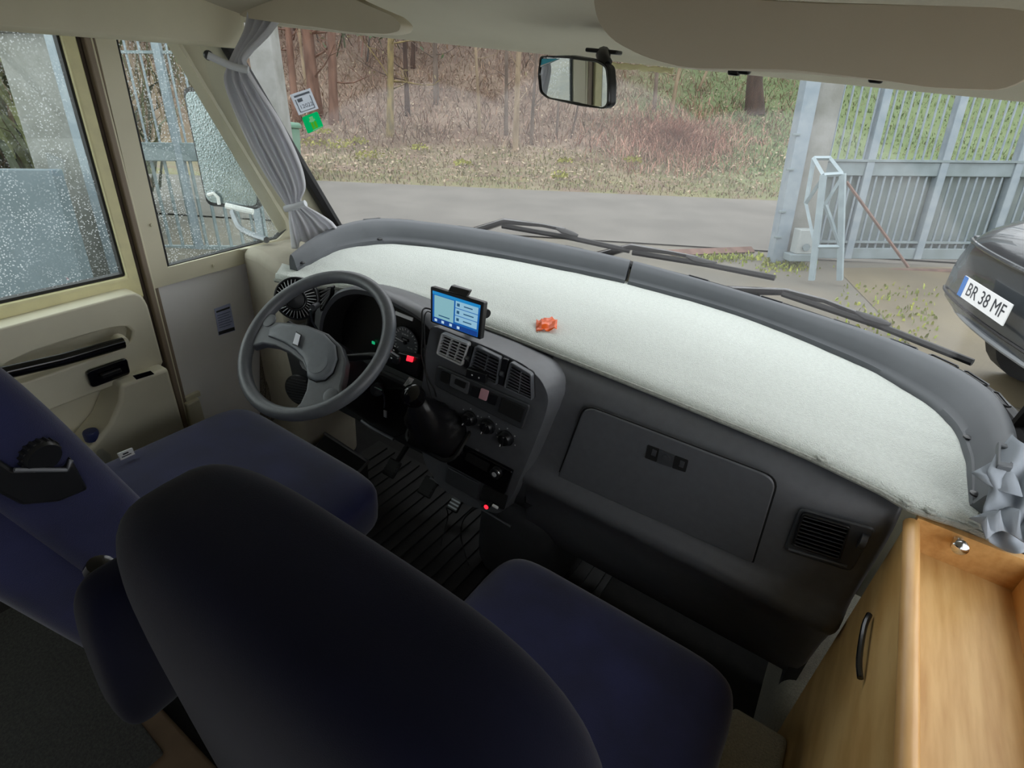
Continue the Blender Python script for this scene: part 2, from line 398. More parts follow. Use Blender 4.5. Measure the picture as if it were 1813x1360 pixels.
# ------------------------------------------------------------------ quarter window
w1 = bpy.data.objects.new('window_1', None); COL.objects.link(w1); w1.matrix_world = Matrix.Translation((XL, 1.0, -.66))
struct(w1, 'wet three-cornered side window in a cream frame', 'window')
inn = [(201, 50), (297, 474), (492, 424), (509, 408), (505, 392), (306, 62)]
out_ = [(163, 46), (272, 512), (516, 444), (538, 425), (534, 392), (362, 62)]
I3 = [at_x(x, y, XL + .012) for x, y in inn]; O3 = [at_x(x, y, XL + .012) for x, y in out_]
MB().ring(O3, I3, (-.03, 0, 0)).build('frame', m_cream, w1, bevel=.004)
gask = [at_x(x, y, XL + .004) for x, y in inn]; g2 = [q + (sum(gask, Vector()) / 6 - q).normalized() * .008 for q in gask]
MB().ring(gask, g2, (-.02, 0, 0)).build('gasket', m_rubber, w1)
MB().prism([q + Vector((-.012, 0, 0)) for q in gask], (-.004, 0, 0)).build('pane', m_sideglass, w1)
for (x, y) in ((268, 398), (378, 470), (353, 108)):
    p = at_x(x, y, XL + .014); MB().cyl(p, p + Vector((.004, 0, 0)), .005, .004, 10).build('screw', m_cream, w1)

# pillar between door and quarter window: seals in several tones
tr = thing('trim_6', (XL, .77, ZF), 'taupe and cream door seal strips between door and quarter window', 'seal'); struct(tr)
def vstrip(x0, x1, m, pr, nm):
    # strip between two image columns given at the height of the sill, upright on the wall
    a, c = at_x(x0, 470, XL + .01).y, at_x(x1, 470, XL + .01).y
    MB().bx(XL - .03, XL + pr, a, c, ZF, .02).build(nm, m, tr, bevel=.003)
vstrip(241, 249, m_dkbrown, .004, 'seal'); vstrip(249, 259, m_taupe, .022, 'lip'); vstrip(259, 264, m_cream, .014, 'strip'); vstrip(264, 271, m_taupe, .010, 'lip')

# ------------------------------------------------------------------ driver's door
d1 = bpy.data.objects.new('door_1', None); COL.objects.link(d1); d1.matrix_world = Matrix.Translation((XL, .3, ZF))
struct(d1, 'cream driver door with black grab bar and map pocket', 'door')
ysill = at_x(120, 518, XL + .02)
zs = at_x(240, 488, XL + .02).z; ydr = at_x(241, 480, XL + .01).y; yw = at_x(218, 470, XL + .01).y
# window frame of the door: ring with an opening
wy0, wy1, wz0, wz1 = -.18, yw, zs, -.035
O3 = [Vector((XL + .02, q[0], q[1])) for q in ((-.24, -.02), (-.24, zs - .07), (ydr, zs - .07), (ydr, -.02))]
I3 = [Vector((XL + .02, q[0], q[1])) for q in ((wy0, wz1), (wy0, wz0), (wy1, wz0), (wy1, wz1))]
MB().ring(O3, I3, (-.05, 0, 0)).build('window_frame', m_yellow, d1, bevel=.006)
g2 = [Vector((XL + .006, q[0], q[1])) for q in ((wy0 + .01, wz1 - .01), (wy0 + .01, wz0 + .008), (wy1 - .006, wz0 + .008), (wy1 - .006, wz1 - .01))]
MB().ring([Vector((XL + .006, q.y, q.z)) for q in I3], g2, (-.02, 0, 0)).build('gasket', m_rubber, d1)
MB().prism([Vector((XL - .004, q.y, q.z)) for q in I3], (-.004, 0, 0)).build('pane', m_sideglass, d1)
MB().bx(XL - .03, XL + .01, -.24, ydr, ZF + .02, zs - .06).build('inner_skin', m_cream2, d1)
# proud upper panel
up = [(-30, 590), (120, 550), (237, 519), (252, 523), (262, 540), (291, 648), (215, 678), (100, 722), (-30, 775)]
U3 = [at_x(x, y, XL + .075) for x, y in up]
rc = [at_x(x, y, XL + .075) for x, y in ((2, 662), (12, 642), (60, 622), (130, 600), (190, 582), (222, 577), (235, 586), (232, 604), (222, 614), (205, 622), (120, 652), (40, 680), (8, 682))]
def star(poly, c, n):
    """polygon in the y-z plane resampled by direction from c"""
    res = []
    for i in range(n):
        a = 2 * math.pi * i / n; dy, dz = math.cos(a), math.sin(a); best = 0
        for p, q in zip(poly, poly[1:] + poly[:1]):
            ey, ez = q.y - p.y, q.z - p.z; det = -dy * ez + dz * ey
            if abs(det) < 1e-12: continue
            t = (-(p.y - c.y) * ez + (p.z - c.z) * ey) / det; u = (dy * (p.z - c.z) - dz * (p.y - c.y)) / det
            if t > 0 and -1e-6 <= u <= 1 + 1e-6: best = max(best, t)
        res.append(Vector((c.x, c.y + dy * best, c.z + dz * best)))
    return res
cen = at_x(118, 629, XL + .075)
so = star(round_poly(U3, .012), cen, 96); si = star(rc, cen, 96)
MB().ring(so, si, (-.07, 0, 0)).build('upper_panel', m_cream2, d1, bevel=.005, seg=3)
MB().grid([[q.lerp(cen, .0) + Vector((-.03, 0, 0)) for q in si], [q.lerp(cen, .3) + Vector((-.055, 0, 0)) for q in si], [q.lerp(cen, .98) + Vector((-.06, 0, 0)) for q in si]], closed=True).build('recess_dish', m_cream2, d1)
A, B_ = at_x(218, 607, XL + .105), at_x(-25, 668, XL + .105)
MB().tube([A, A.lerp(B_, .5) + Vector((.01, 0, 0)), B_], .017, 10, flat=((1, 0, 0), .8)).build('grab_bar', m_blackg, d1)
MB().cyl(A + Vector((-.03, 0, 0)), A, .018, .016, 10).build('bar_foot', m_cream2, d1)
lt = round_poly([at_x(x, y, XL + .078) for x, y in ((150, 656), (222, 632), (229, 660), (160, 686))], .012)
lp = MB().prism(lt, (.010, 0, 0)).build('latch_plate', m_blackg, d1, bevel=.003)
MB().prism([at_x(x, y, XL + .09) for x, y in ((176, 662), (210, 650), (213, 656), (179, 668))], (.012, 0, 0)).build('latch_lever', m_black, lp, bevel=.002)
# map pocket: a fuller moulding with a scooped edge
pk = [(214, 683), (298, 652), (333, 778), (338, 860), (-20, 930), (-20, 872), (60, 850), (120, 822), (165, 790), (195, 752), (212, 712)]
P3 = [at_x(x, y, XL + .12) for x, y in pk]
MB().prism(P3, (-.11, 0, 0)).build('map_pocket', m_cream2, d1, bevel=.01, seg=3)
sw = [at_x(x, y, XL + .121) for x, y in ((234, 665), (266, 656), (273, 662), (241, 672))]
MB().prism(sw, (.003, 0, 0)).build('window_switch', m_blackg, d1, bevel=.001)

# little catch box on the side wall, paper sticker, trim round the dash corner
cb = thing('wall_catch', at_x(345, 770, XL), 'small beige plastic catch box low on the side wall', 'catch')
MB().prism([at_x(x, y, XL + .001) for x, y in ((322, 712), (345, 700), (362, 766), (338, 780))], (.03, 0, 0)).build('case', m_cream2, cb, bevel=.005)
MB().prism([at_x(x, y, XL + .001) for x, y in ((324, 702), (350, 690), (352, 698), (327, 710))], (.015, 0, 0)).build('clip', m_cream2, cb, bevel=.002)
st = [at_x(x, y, XL + .001) for x, y in ((379, 547), (407, 537), (416, 585), (387, 594))]
s_ = thing('paper_sticker', st[3], 'pale blue notice sticker on the white side wall', 'sticker')
MB().prism(st, (.0015, 0, 0)).build('paper', mat('pale_blue_paper', '#bcc5e6', .6, var=.05, scale=60), s_)
def on_quad(q, u, v, lift): return q[0].lerp(q[1], u).lerp(q[3].lerp(q[2], u), v) + Vector(lift)
def qstrip(q, u0, u1, v0, v1, lift, vec, m, nm, par):
    return MB().prism([on_quad(q, u0, v0, lift), on_quad(q, u1, v0, lift), on_quad(q, u1, v1, lift), on_quad(q, u0, v1, lift)], vec).build(nm, m, par, smooth=0)
qstrip(st, .08, .92, .10, .16, (.0016, 0, 0), (.0006, 0, 0), m_ink, 'heading', s_)
for k in range(6): qstrip(st, .1, .9 - .1 * (k % 2), .26 + .09 * k, .29 + .09 * k, (.0016, 0, 0), (.0005, 0, 0), mat('blue_print', '#7d86ad', .6), 'text_line', s_)
qstrip(st, .02, .98, .86, .98, (.0016, 0, 0), (.0006, 0, 0), m_ink, 'footer', s_)
# ------------------------------------------------------------------ dashboard
def superbox(c, d, e1=0.35, e2=0.35, M=None, nu=28, nv=20):
    """puffy rounded box (superellipsoid); e1 rounds along z, e2 in plan"""
    b = MB(); c = Vector(c); rows = []
    sp = lambda w, e: math.copysign(abs(w) ** e, w)
    for i in range(nv + 1):
        ph = -math.pi / 2 + math.pi * i / nv; row = []
        for j in range(nu):
            th = 2 * math.pi * j / nu
            q = Vector((sp(math.cos(ph), e1) * sp(math.cos(th), e2) * d[0] / 2, sp(math.cos(ph), e1) * sp(math.sin(th), e2) * d[1] / 2, sp(math.sin(ph), e1) * d[2] / 2))
            row.append(c + (M @ q if M else q))
        rows.append(row)
    b.grid(rows, closed=True); return b

dash = thing('dashboard', (-.6, 1.1, ZF), 'dark grey moulded dashboard across the cab', 'dashboard')
# passenger side: rounded brow, upright face, soft ledge, receding knee panel
prof = [(1.34, -.612), (1.13, -.610), (1.075, -.613), (1.045, -.624), (1.022, -.645), (1.008, -.675), (1.002, -.72), (1.0, -.86), (.992, -.880), (.975, -.897), (.968, -.915), (.975, -.935), (1.005, -.97), (1.03, -1.03), (1.05, -1.12), (1.08, -1.2), (1.16, -1.26), (1.34, -1.27)]
rows = []
for x, k in ((-.52, 0), (-.30, 0), (-.05, 0), (.10, .0), (.20, .0), (.222, .015), (.230, .05), (.2315, .10)):
    rows.append([Vector((x, y + (1.34 - y) * k * (1 if y < 1.3 else 0), z - .004 * k)) for (y, z) in prof])
MB().grid(rows).build('passenger_moulding', m_dash, dash, smooth=60)
# driver side behind the wheel
prof2 = [(1.34, -.615), (1.12, -.612), (1.08, -.62), (1.06, -.64), (1.05, -.80), (1.03, -.82), (.985, -.84), (.97, -.87), (.985, -1.0), (1.0, -1.04), (1.05, -1.06), (1.34, -1.07)]
MB().grid([[Vector((x, y, z)) for (y, z) in prof2] for x in (-1.42, -1.2, -.9, -.5)]).build('driver_moulding', m_dash2, dash, smooth=60)
# centre console block
cons0 = [(-.805, -.582), (-.62, -.582), (-.53, -.590), (-.482, -.612), (-.458, -.648), (-.462, -.70), (-.480, -.79), (-.50, -.88), (-.52, -.97), (-.555, -1.06), (-.66, -1.09), (-.76, -1.08), (-.82, -1.02), (-.845, -.92), (-.835, -.80), (-.82, -.66)]
cons = [(q.x, q.z) for q in round_poly([Vector((x, 0, z)) for x, z in cons0], .02, 3)]
MB().grid([[Vector((x + (0 if x < -.6 else dx), y, z + (dz if z > -.7 else 0))) for x, z in cons] for y, dx, dz in ((.955, 0, 0), (1.02, .012, -.008), (1.09, .03, -.034), (1.25, .03, -.06))], closed=True, capends=True).build('console_block', m_dash, dash, bevel=.014, seg=4, smooth=60)
# instrument binnacle
rimpx = [(571, 612), (570, 580), (577, 548), (597, 522), (628, 512), (665, 519), (705, 537), (748, 562), (772, 590)]
rim = catmull([at_y(x, y, .965) for x, y in rimpx], 30)
back = [Vector((max(min(q.x * .985 - .01, -.80), -1.34), 1.13, -.603 - max(0, (-.62 - q.z)) * .95)) for q in rim]
bowl = []
for k, (t, lift) in enumerate(((0, -.014), (-.06, .0), (.0, .008), (.25, .010), (.6, .006), (1, 0))):
    bowl.append([q.lerp(bk, t) + Vector((0, 0, lift)) for q, bk in zip(rim, back)])
MB().grid(bowl).build('binnacle_hood', m_dash, dash, smooth=70)
inner = [[q + Vector((0, .0, -.014)) for q in rim], [Vector((q.x * .99 - .008, 1.035, q.z - .028)) for q in rim]]
MB().grid(inner).build('binnacle_lining', m_matte, dash, smooth=70)
cl = thing('tmp', (0, 0, 0), 'x', 'x'); bpy.data.objects.remove(cl)
PY = 1.034
pan = MB().prism([at_y(x, y, PY) for x, y in ((571, 618), (575, 560), (600, 522), (640, 514), (700, 540), (778, 582), (770, 690), (690, 655))], (0, .01, 0)).build('instrument_panel', m_black, dash)
def dial(x, y, r, ticks, nm, a0=-40, a1=220):
    c = at_y(x, y, PY - .006); M = Matrix.Translation(c) @ Matrix.Rotation(math.radians(90), 4, 'X')
    o = MB().lathe([(r, 0), (r, .003), (r * .97, .004), (r * .95, .002), (0.001, .002)], M, 36).build(nm, mat('dial_grey', '#55585c', .5), dash)
    t = MB()
    for i in range(ticks):
        a = math.radians(a0 + (a1 - a0) * i / (ticks - 1)); L_ = .10 if i % 2 else .17
        p0 = Vector((math.cos(a) * r * .92, math.sin(a) * r * .92, .0026)); p1 = p0 * (1 - L_); p1.z = .0026
        t.tube([M @ p0, M @ p1], .0009, 4)
    t.build('tick_marks', m_white, o, smooth=0)
    return o, M, c
do, DM, dc = dial(719, 606, .046, 19, 'speedometer')
MB().text('20 40 60', .007, DM @ Matrix.Translation((-.001, .024, .003))).build('dial_numbers', m_white, do, smooth=0); MB().text('120 140', .006, DM @ Matrix.Translation((.016, -.012, .003))).build('dial_numbers', m_white, do, smooth=0)
MB().box(DM @ Vector((.0, .010, .003)), (.026, .002, .008)).build('odometer', m_matte, do)
MB().text('106231', .006, DM @ Matrix.Translation((0, .010, .0056))).build('odometer_digits', m_white, do, smooth=0)
MB().tube([DM @ Vector((0, 0, .005)), DM @ Vector((-.034, .004, .005))], .0012, 5).build('needle', m_white, do)
MB().lathe([(.006, .003), (.005, .008), (.001, .0085)], DM, 12).build('needle_hub', m_black, do)
do2, DM2, _ = dial(764, 628, .030, 9, 'fuel_gauge', 20, 160)
MB().tube([DM2 @ Vector((0, 0, .005)), DM2 @ Vector((.004, .024, .005))], .001, 5).build('needle', m_white, do2)
sq = [at_y(x, y, PY - .03) for x, y in ((700, 551), (731, 563), (730, 569), (699, 557))]
MB().prism(sq, (0, .002, 0)).build('white_label_strip', m_white, dash)
g = at_y(661, 607, PY - .006); MB().box(g, (.010, .003, .008)).build('green_lamp', mat('green_lens', '#1f8f63', .3, emit='#20c080', es=.25), dash)
# lower rim of the instrument opening and column shroud lip
MB().tube([at_y(x, y, .97) for x, y in ((575, 622), (620, 640), (680, 662), (745, 692))], .011, 8).build('lower_lip', m_dash2, dash)

# ---- air vents
def quad_y(px, Y): return [at_y(x, y, Y) for x, y in px]
def vent(px, Y, n, nv, parent, m_fr, m_sl, depth=.013, nm='air_vent', corner=.008):
    q = quad_y(px, Y)
    o = MB().prism(round_poly(q, corner), (0, .004, 0)).build(nm, m_matte, parent)
    c = sum(q, Vector()) / 4
    inner = [p + (c - p).normalized() * .006 for p in q]
    ro, ri = round_poly(q, corner), round_poly(inner, corner * .6)
    MB().ring([p + Vector((0, -depth, 0)) for p in ro], [p + Vector((0, -depth, 0)) for p in ri], (0, depth, 0)).build('bezel', m_fr, o, bevel=.0015)
    sl0 = None
    for i in range(n):
        v = (i + .5) / n; a = inner[0].lerp(inner[3], v) + Vector((0, -depth * .8, 0)); d_ = inner[1].lerp(inner[2], v) + Vector((0, -depth * .8, 0))
        MB().prism([a, d_, d_ + Vector((0, .009, -.003)), a + Vector((0, .009, -.003))], (0, 0, .0022)).build('slat', m_sl, o)
    for i in range(nv):
        u = (i + 1) / (nv + 1); a = inner[0].lerp(inner[1], u) + Vector((0, -depth * .75, 0)); d_ = inner[3].lerp(inner[2], u) + Vector((0, -depth * .75, 0))
        MB().prism([a, a + Vector((.002, 0, 0)), d_ + Vector((.002, 0, 0)), d_], (0, .008, 0)).build('divider', m_sl, o)
    return o
m_slat = mat('grey_slat', '#54575c', .4); m_slatL = mat('pale_grey_slat', '#b9bbbd', .4)
vent([(787, 586), (836, 606), (823, 646), (777, 624)], .953, 7, 2, dash, m_slatL, m_slatL)
vent([(846, 609), (892, 631), (884, 680), (833, 655)], .953, 8, 1, dash, m_slat, m_slat)
vent([(908, 637), (946, 660), (957, 688), (948, 708), (897, 684)][:2] + [(947, 707), (896, 684)], .953, 8, 1, dash, m_slat, m_slat)
for (x0, y0, x1, y1) in ((835, 612, 829, 650), (898, 634, 889, 680)):
    a, c = at_y(x0, y0, .953), at_y(x1, y1, .953)
    o = MB().prism([a + Vector((-.008, 0, 0)), a + Vector((.008, 0, 0)), c + Vector((.008, 0, 0)), c + Vector((-.008, 0, 0))], (0, -.008, 0)).build('vent_slider', m_black, dash, bevel=.002)
    MB().cyl(a.lerp(c, .55) + Vector((-.005, -.008, 0)), a.lerp(c, .55) + Vector((.005, -.008, 0)), .007, n=10).build('thumb_wheel', m_dash2, o)
# ---- switch panel below the vents
q = quad_y([(776, 645), (941, 716), (926, 760), (772, 682)], .953)
sp = MB().prism(round_poly(q, .012), (0, -.006, 0)).build('switch_panel', m_dash2, dash, bevel=.003)
for nm, px, m in (('blank_switch', [(783, 656), (797, 662), (794, 680), (780, 673)], m_matte), ('switch_housing', [(800, 661), (833, 676), (829, 698), (797, 682)], m_dash), ('rocker_switch', [(837, 682), (851, 688), (847, 705), (833, 699)], m_black), ('hazard_switch', [(853, 686), (867, 692), (862, 710), (848, 704)], mat('faded_pink_lens', '#d6a3ac', .4)), ('rocker_switch', [(869, 695), (883, 701), (878, 718), (864, 712)], m_black), ('storage_slot', [(890, 703), (931, 722), (923, 748), (883, 728)], m_matte)):
    MB().prism(round_poly(quad_y(px, .946), .004), (0, -.004, 0)).build(nm, m, sp, bevel=.0015)
MB().prism(round_poly(quad_y([(807, 670), (826, 678), (823, 688), (805, 679)], .941), .003), (0, -.002, 0)).build('display_window', m_matte, sp)
q = quad_y([(826, 652), (861, 664), (858, 680), (823, 668)], .93)
o = MB().prism(q, (0, .014, 0)).build('usb_socket_block', m_black, dash, bevel=.002)
for x, y in ((836, 664), (848, 669)): MB().cyl(at_y(x, y, .9295), at_y(x, y, .9295) + Vector((0, -.001, 0)), .002, n=8).build('white_dot', m_white, o)
# ---- heater knobs
kM = rot_to((0, -1, 0))
for i, (x, y) in enumerate(((833, 740), (865, 754), (897, 775))):
    c = at_y(x, y, .954)
    o = MB().lathe([(.021, 0), (.021, .004), (.018, .006), (.017, .014), (.015, .017), (.001, .017)], Matrix.Translation(c) @ kM.to_4x4(), 24).build('heater_knob', m_black, dash)
    a = math.radians((60, 70, 80)[i]); d_ = Vector((math.cos(a), 0, math.sin(a)))
    MB().box(c + Vector((0, -.019, 0)), (.032, .010, .007), Matrix.Rotation(-a, 3, 'Y')).build('grip', m_black, o, bevel=.002)
    MB().box(c + Vector((0, -.0245, 0)) - d_ * .011, (.007, .001, .002), Matrix.Rotation(-a, 3, 'Y')).build('pointer', m_white, o)
    for k in range(5):
        an = math.radians(-20 + 55 * k); p = c + Vector((math.cos(an) * .028, -.001, math.sin(an) * .028))
        MB().box(p, (.003, .001, .003)).build('legend_mark', m_slatL, dash)
# ---- radio and lower flap
rq = quad_y([(808, 779), (911, 832), (897, 872), (795, 818)], .952)
rd = MB().prism(round_poly(rq, .006), (0, -.012, 0)).build('radio_fascia', m_blackg, dash, bevel=.003)
for (x, y, r) in ((814, 796, .012), (881, 835, .015)):
    c = at_y(x, y, .940); M = Matrix.Translation(c) @ kM.to_4x4()
    k_ = MB().lathe([(r, 0), (r, .012), (r * .85, .015), (.001, .015)], M, 24).build('volume_knob', m_black, dash)
    MB().tube([M @ Vector((math.cos(i * math.pi / 10) * r * .98, math.sin(i * math.pi / 10) * r * .98, .012)) for i in range(20)], .0012, 5, closed=True).build('chrome_ring', m_chrome, k_)
    MB().cyl(M @ Vector((0, 0, .015)), M @ Vector((0, 0, .016)), r * .45, n=14).build('cap', m_slatL if r > .013 else m_black, k_)
MB().prism(round_poly(quad_y([(828, 800), (868, 822), (863, 836), (823, 814)], .9395), .002), (0, -.001, 0)).build('radio_display', m_matte, rd)
MB().text('CD', .008, Matrix.Translation(at_y(845, 797, .939)) @ Matrix.Rotation(math.radians(90), 4, 'X')).build('radio_print', m_slatL, rd, smooth=0)
MB().prism(round_poly(quad_y([(795, 826), (852, 856), (846, 884), (790, 852)], .952), .004), (0, -.006, 0)).build('ashtray_flap', m_dash2, dash, bevel=.002)
MB().prism(round_poly(quad_y([(857, 858), (900, 878), (893, 902), (850, 884)], .953), .003), (0, -.003, 0)).build('socket_recess', m_matte, dash)
# ---- glove box
gpx = [(1040, 718), (1366, 838), (1372, 862), (1331, 994), (991, 843), (1030, 729)]
GP = [at_y(x, y, .998) for x, y in ((1037, 717), (1377, 846), (1332, 994), (990, 842))]
go = round_poly(GP, [.03, .03, .004, .004], 6)
gc = sum(GP, Vector()) / 4
MB().prism([p + (p - gc).normalized() * .004 for p in go], (0, -.0015, 0)).build('glove_box_gap', m_matte, dash)
gd = MB().prism(go, (0, -.006, 0)).build('glove_box_door', m_dash, dash, bevel=.003)
for nm, px, m in (('latch_recess', [(1147, 787), (1168, 795), (1163, 818), (1142, 810)], m_matte), ('latch_recess', [(1195, 806), (1219, 815), (1214, 836), (1190, 828)], m_matte), ('latch_bar', [(1168, 795), (1195, 806), (1190, 827), (1163, 818)], m_dash2)):
    MB().prism(round_poly(quad_y(px, .9915), .003), (0, -.0015 if m is m_matte else -.003, 0)).build(nm, m, gd)
c = at_y(1180, 811, .989); MB().cyl(c, c + Vector((0, -.003, 0)), .0085, n=16).build('lock_button', m_dash2, gd)
for (x, y) in ((1158, 802), (1207, 822)):
    c = at_y(x, y, .990); MB().box(c, (.010, .002, .016)).build('finger_tab', m_dash2, gd, bevel=.001)
# ---- passenger air vent
vr = [(1416, 897), (1552, 934), (1508, 1010), (1388, 972)]
q = quad_y(vr, .998)
vb = MB().prism(round_poly(q, .012), (0, -.006, 0)).build('vent_surround', m_dash2, dash, bevel=.003)
v_ = vent([(1422, 905), (1508, 930), (1488, 990), (1402, 962)], .992, 8, 0, dash, m_black, m_dash2, .008, 'vent_core')
c = at_y(1527, 958, .99); MB().cyl(c + Vector((-.005, 0, 0)), c + Vector((.005, 0, 0)), .016, n=16).build('thumb_wheel', m_dash2, vb)
MB().tube([at_y(1396, 972, .990), at_y(1500, 1003, .990)], .003, 6).build('lower_bead', m_dash, vb)
MB().bx(.205, .2315, 1.07, 1.32, ZF, -.63).build('dark_filler', m_dash2, dash)  # dark panel added to close and darken the gap beside the cabinet
# ---- speaker slits
for i in range(7):
    y0 = 1047 + i * 8; a, c = at_y(1366 - i * 3, y0, 1.017 + .004 * i), at_y(1424 - i * 4, y0 + 15, 1.017 + .004 * i)
    MB().tube([a, c], .0022, 5).build('speaker_slit', m_matte, dash)
# ---- left end vent and speckled end panel
vent([(566, 512), (592, 505), (590, 522), (572, 552)], .985, 5, 0, dash, m_black, m_slatL, .01)
struct(MB().prism([Vector((-1.715, 1.06, ZF)), Vector((-1.42, 1.0, ZF)), Vector((-1.40, .985, -.66)), Vector((-1.42, .98, -.615)), Vector((-1.60, 1.03, -.615)), Vector((-1.715, 1.05, -.63))], (0, .25, 0)).build('trim_7', m_side, bevel=.03, seg=4), 'beige lining closing the dashboard end at the wall', 'lining')
sk = catmull([at_x(x, y, -1.705) for x, y in ((466, 745), (466, 600), (463, 500), (467, 476), (480, 468), (500, 463))], 20)
MB().tube(sk, .012, 8).build('lining_bead', m_speck, bpy.data.objects['trim_7'])
spk = MB().prism([at_x(480, 475, -1.69), at_x(500, 472, -1.69), at_x(500, 600, -1.69), at_x(484, 740, -1.69), at_x(470, 745, -1.69), at_x(468, 500, -1.69)], (.02, 0, 0)).build('carpet_edge', m_speck, bpy.data.objects['trim_7'], bevel=.006)
c = at_x(535, 690, -1.40); sgM = Matrix.Translation(at_y(533, 690, .962)) @ rot_to((.35, -1, .1)).to_4x4()
og = MB().lathe([(.055, 0), (.055, .006), (.05, .009), (.001, .009)], sgM, 28).build('round_speaker', m_black, dash)
for i in range(9): MB().box(sgM @ Vector((0, -.04 + .01 * i, .011)), (2 * math.sqrt(max(.048 ** 2 - (-.04 + .01 * i) ** 2, 1e-6)), .004, .003), sgM.to_3x3()).build('grille_bar', m_dash2, og)

# ------------------------------------------------------------------ shelf cover (terry cloth), pad along the windscreen
near = [(488, 492), (540, 503), (600, 507), (700, 523), (850, 571), (1000, 629), (1200, 708), (1400, 790), (1500, 836), (1560, 865), (1610, 893), (1660, 911), (1720, 930), (1800, 968)]
far = [(500, 470), (530, 476), (560, 458), (600, 440), (680, 431), (800, 441), (960, 470), (1160, 515), (1330, 567), (1500, 637), (1620, 702), (1695, 765), (1714, 860), (1738, 903)]
N3 = catmull([at_z(x, y, ZP) for x, y in near], 90); F3 = catmull([at_z(x, y, ZP) for x, y in far], 90)
rows = []
for k in range(26):
    t = k / 25; row = []
    for a, c in zip(N3, F3):
        q = a.lerp(c, t); w = noise.noise(Vector((q.x * 9, q.y * 26, 0))) * .0022 + noise.noise(Vector((q.x * 60, q.y * 60, 3))) * .0012
        edge = max(0, 1 - t / .06); q.z += .004 + w - .012 * edge ** 2 + .004 * math.exp(-((t - .12) / .05) ** 2)
        row.append(q)
    rows.append(row)
tw = MB().grid(rows).build('dashboard_cover', m_towel, solid=.006, smooth=80)
tag(tw, 'pale terry cloth cover lying over the dashboard shelf', 'cloth cover')
hem = MB().tube([q + Vector((0, -.003, -.006)) for q in N3], .0055, 6).build('hem', m_towel2, tw)
for (x, y) in ((1606, 890), (1648, 906), (1722, 930), (1455, 813)):
    c = at_z(x, y, ZP + .002); MB().lathe([(.009, 0), (.008, .002), (.005, .0025), (.001, .001)], Matrix.Translation(c), 14).build('snap_fastener', m_towel2, tw)

padt = thing('windscreen_pad', (-.6, 1.6, ZP), 'long grey foam roll between cloth cover and windscreen', 'pad')
pin = [(527, 480), (560, 463), (600, 444), (660, 434), (720, 434), (830, 448), (960, 472), (1105, 503), (1300, 558), (1500, 638), (1620, 703), (1682, 755), (1707, 810), (1712, 850), (1716, 897)]
pou = [(512, 463), (540, 440), (575, 420), (622, 405), (690, 399), (840, 416), (975, 442), (1115, 473), (1320, 531), (1530, 600), (1665, 652), (1750, 704), (1790, 762), (1797, 820), (1760, 900)]
Pi = [at_z(x, y, ZP + .006) for x, y in pin]; Po = [at_z(x, y, ZP + .030) for x, y in pou]
def pad_sec(i0, i1, n):
    A_, B2 = catmull(Pi, 421)[i0:i1 + 1], catmull(Po, 421)[i0:i1 + 1]; rows = []
    pr = ((0, -.012), (-.01, .004), (.04, .012), (.10, .011), (.16, .018), (.3, .036), (.5, .047), (.7, .044), (.85, .030), (.97, .010), (1.03, -.015), (1.0, -.04))
    for t, h in pr: rows.append([a.lerp(c, t) * 1 + Vector((0, 0, h * (.55 + .45 * min(1, (c - a).length / .13)))) for a, c in zip(A_, B2)])
    rows = list(map(list, zip(*rows)))
    return MB().grid(rows, closed=True, capends=True).build('pad_section', m_pad, padt, smooth=50)
# seam sits at the sixth-seventh pair
pad_sec(0, 210, 0); pad_sec(211, 420, 0)
CO = catmull(Po, 141); CI = catmull(Pi, 141)
for i in (36, 42, 49, 56, 63, 76, 82, 88, 94, 100, 106, 113):
    a = CO[i].lerp(CI[i], .10) + Vector((0, 0, .028)); d_ = (CO[i + 1] - CO[i - 1]).normalized()
    pts = [a + d_ * (x_ * .034) + Vector((0, 0, 0)) + d_.cross(Vector((0, 0, 1))) * (y_ * .008) for x_, y_ in ((-1, 0), (-.9, .9), (.9, .9), (1, 0), (.9, -.9), (-.9, -.9))]
    MB().tube(pts, .0026, 5, closed=True).build('demister_slot', m_black, padt)
for i in (4, 33, 116, 137):
    a = CI[i].lerp(CO[i], .09) + Vector((0, 0, .012)); MB().lathe([(.009, 0), (.009, .003), (.001, .005)], Matrix.Translation(a), 12).build('plug', m_black, padt)
a = at_z(1779, 805, ZP + .075); q = [at_z(x, y, ZP + .078) for x, y in ((1762, 790), (1790, 800), (1787, 838), (1760, 833))]
vb = MB().ring(q, [p + (sum(q, Vector()) / 4 - p) * .35 for p in q], (0, 0, .012)).build('corner_vent', m_pad, padt, bevel=.002)
MB().prism([p + (sum(q, Vector()) / 4 - p) * .3 for p in q], (0, 0, .004)).build('vent_mesh', m_matte, vb)
# orange wrapper on the cover
rows = []
for i in range(9):
    row = []
    for j in range(7):
        x = 949 + 36 * i / 8; y = 588 - 18 * j / 6 - 2 * i / 8 * j / 6
        p = at_z(x, y, ZP + .01); p.z = ZP + .012 + .016 * abs(noise.noise(Vector((i * .8, j * .9, 5)))) + .012 * math.exp(-((j - 3) / 1.6) ** 2) * (i / 8); row.append(p + Vector((.006 * noise.noise(Vector((i, j, 1))), .008 * noise.noise(Vector((j, i, 2))), 0)))
    rows.append(row)
tag(MB().grid(rows).build('plastic_wrapper', m_orange, solid=.001, smooth=20), 'crumpled orange plastic wrapper on the pale dashboard cover', 'wrapper')

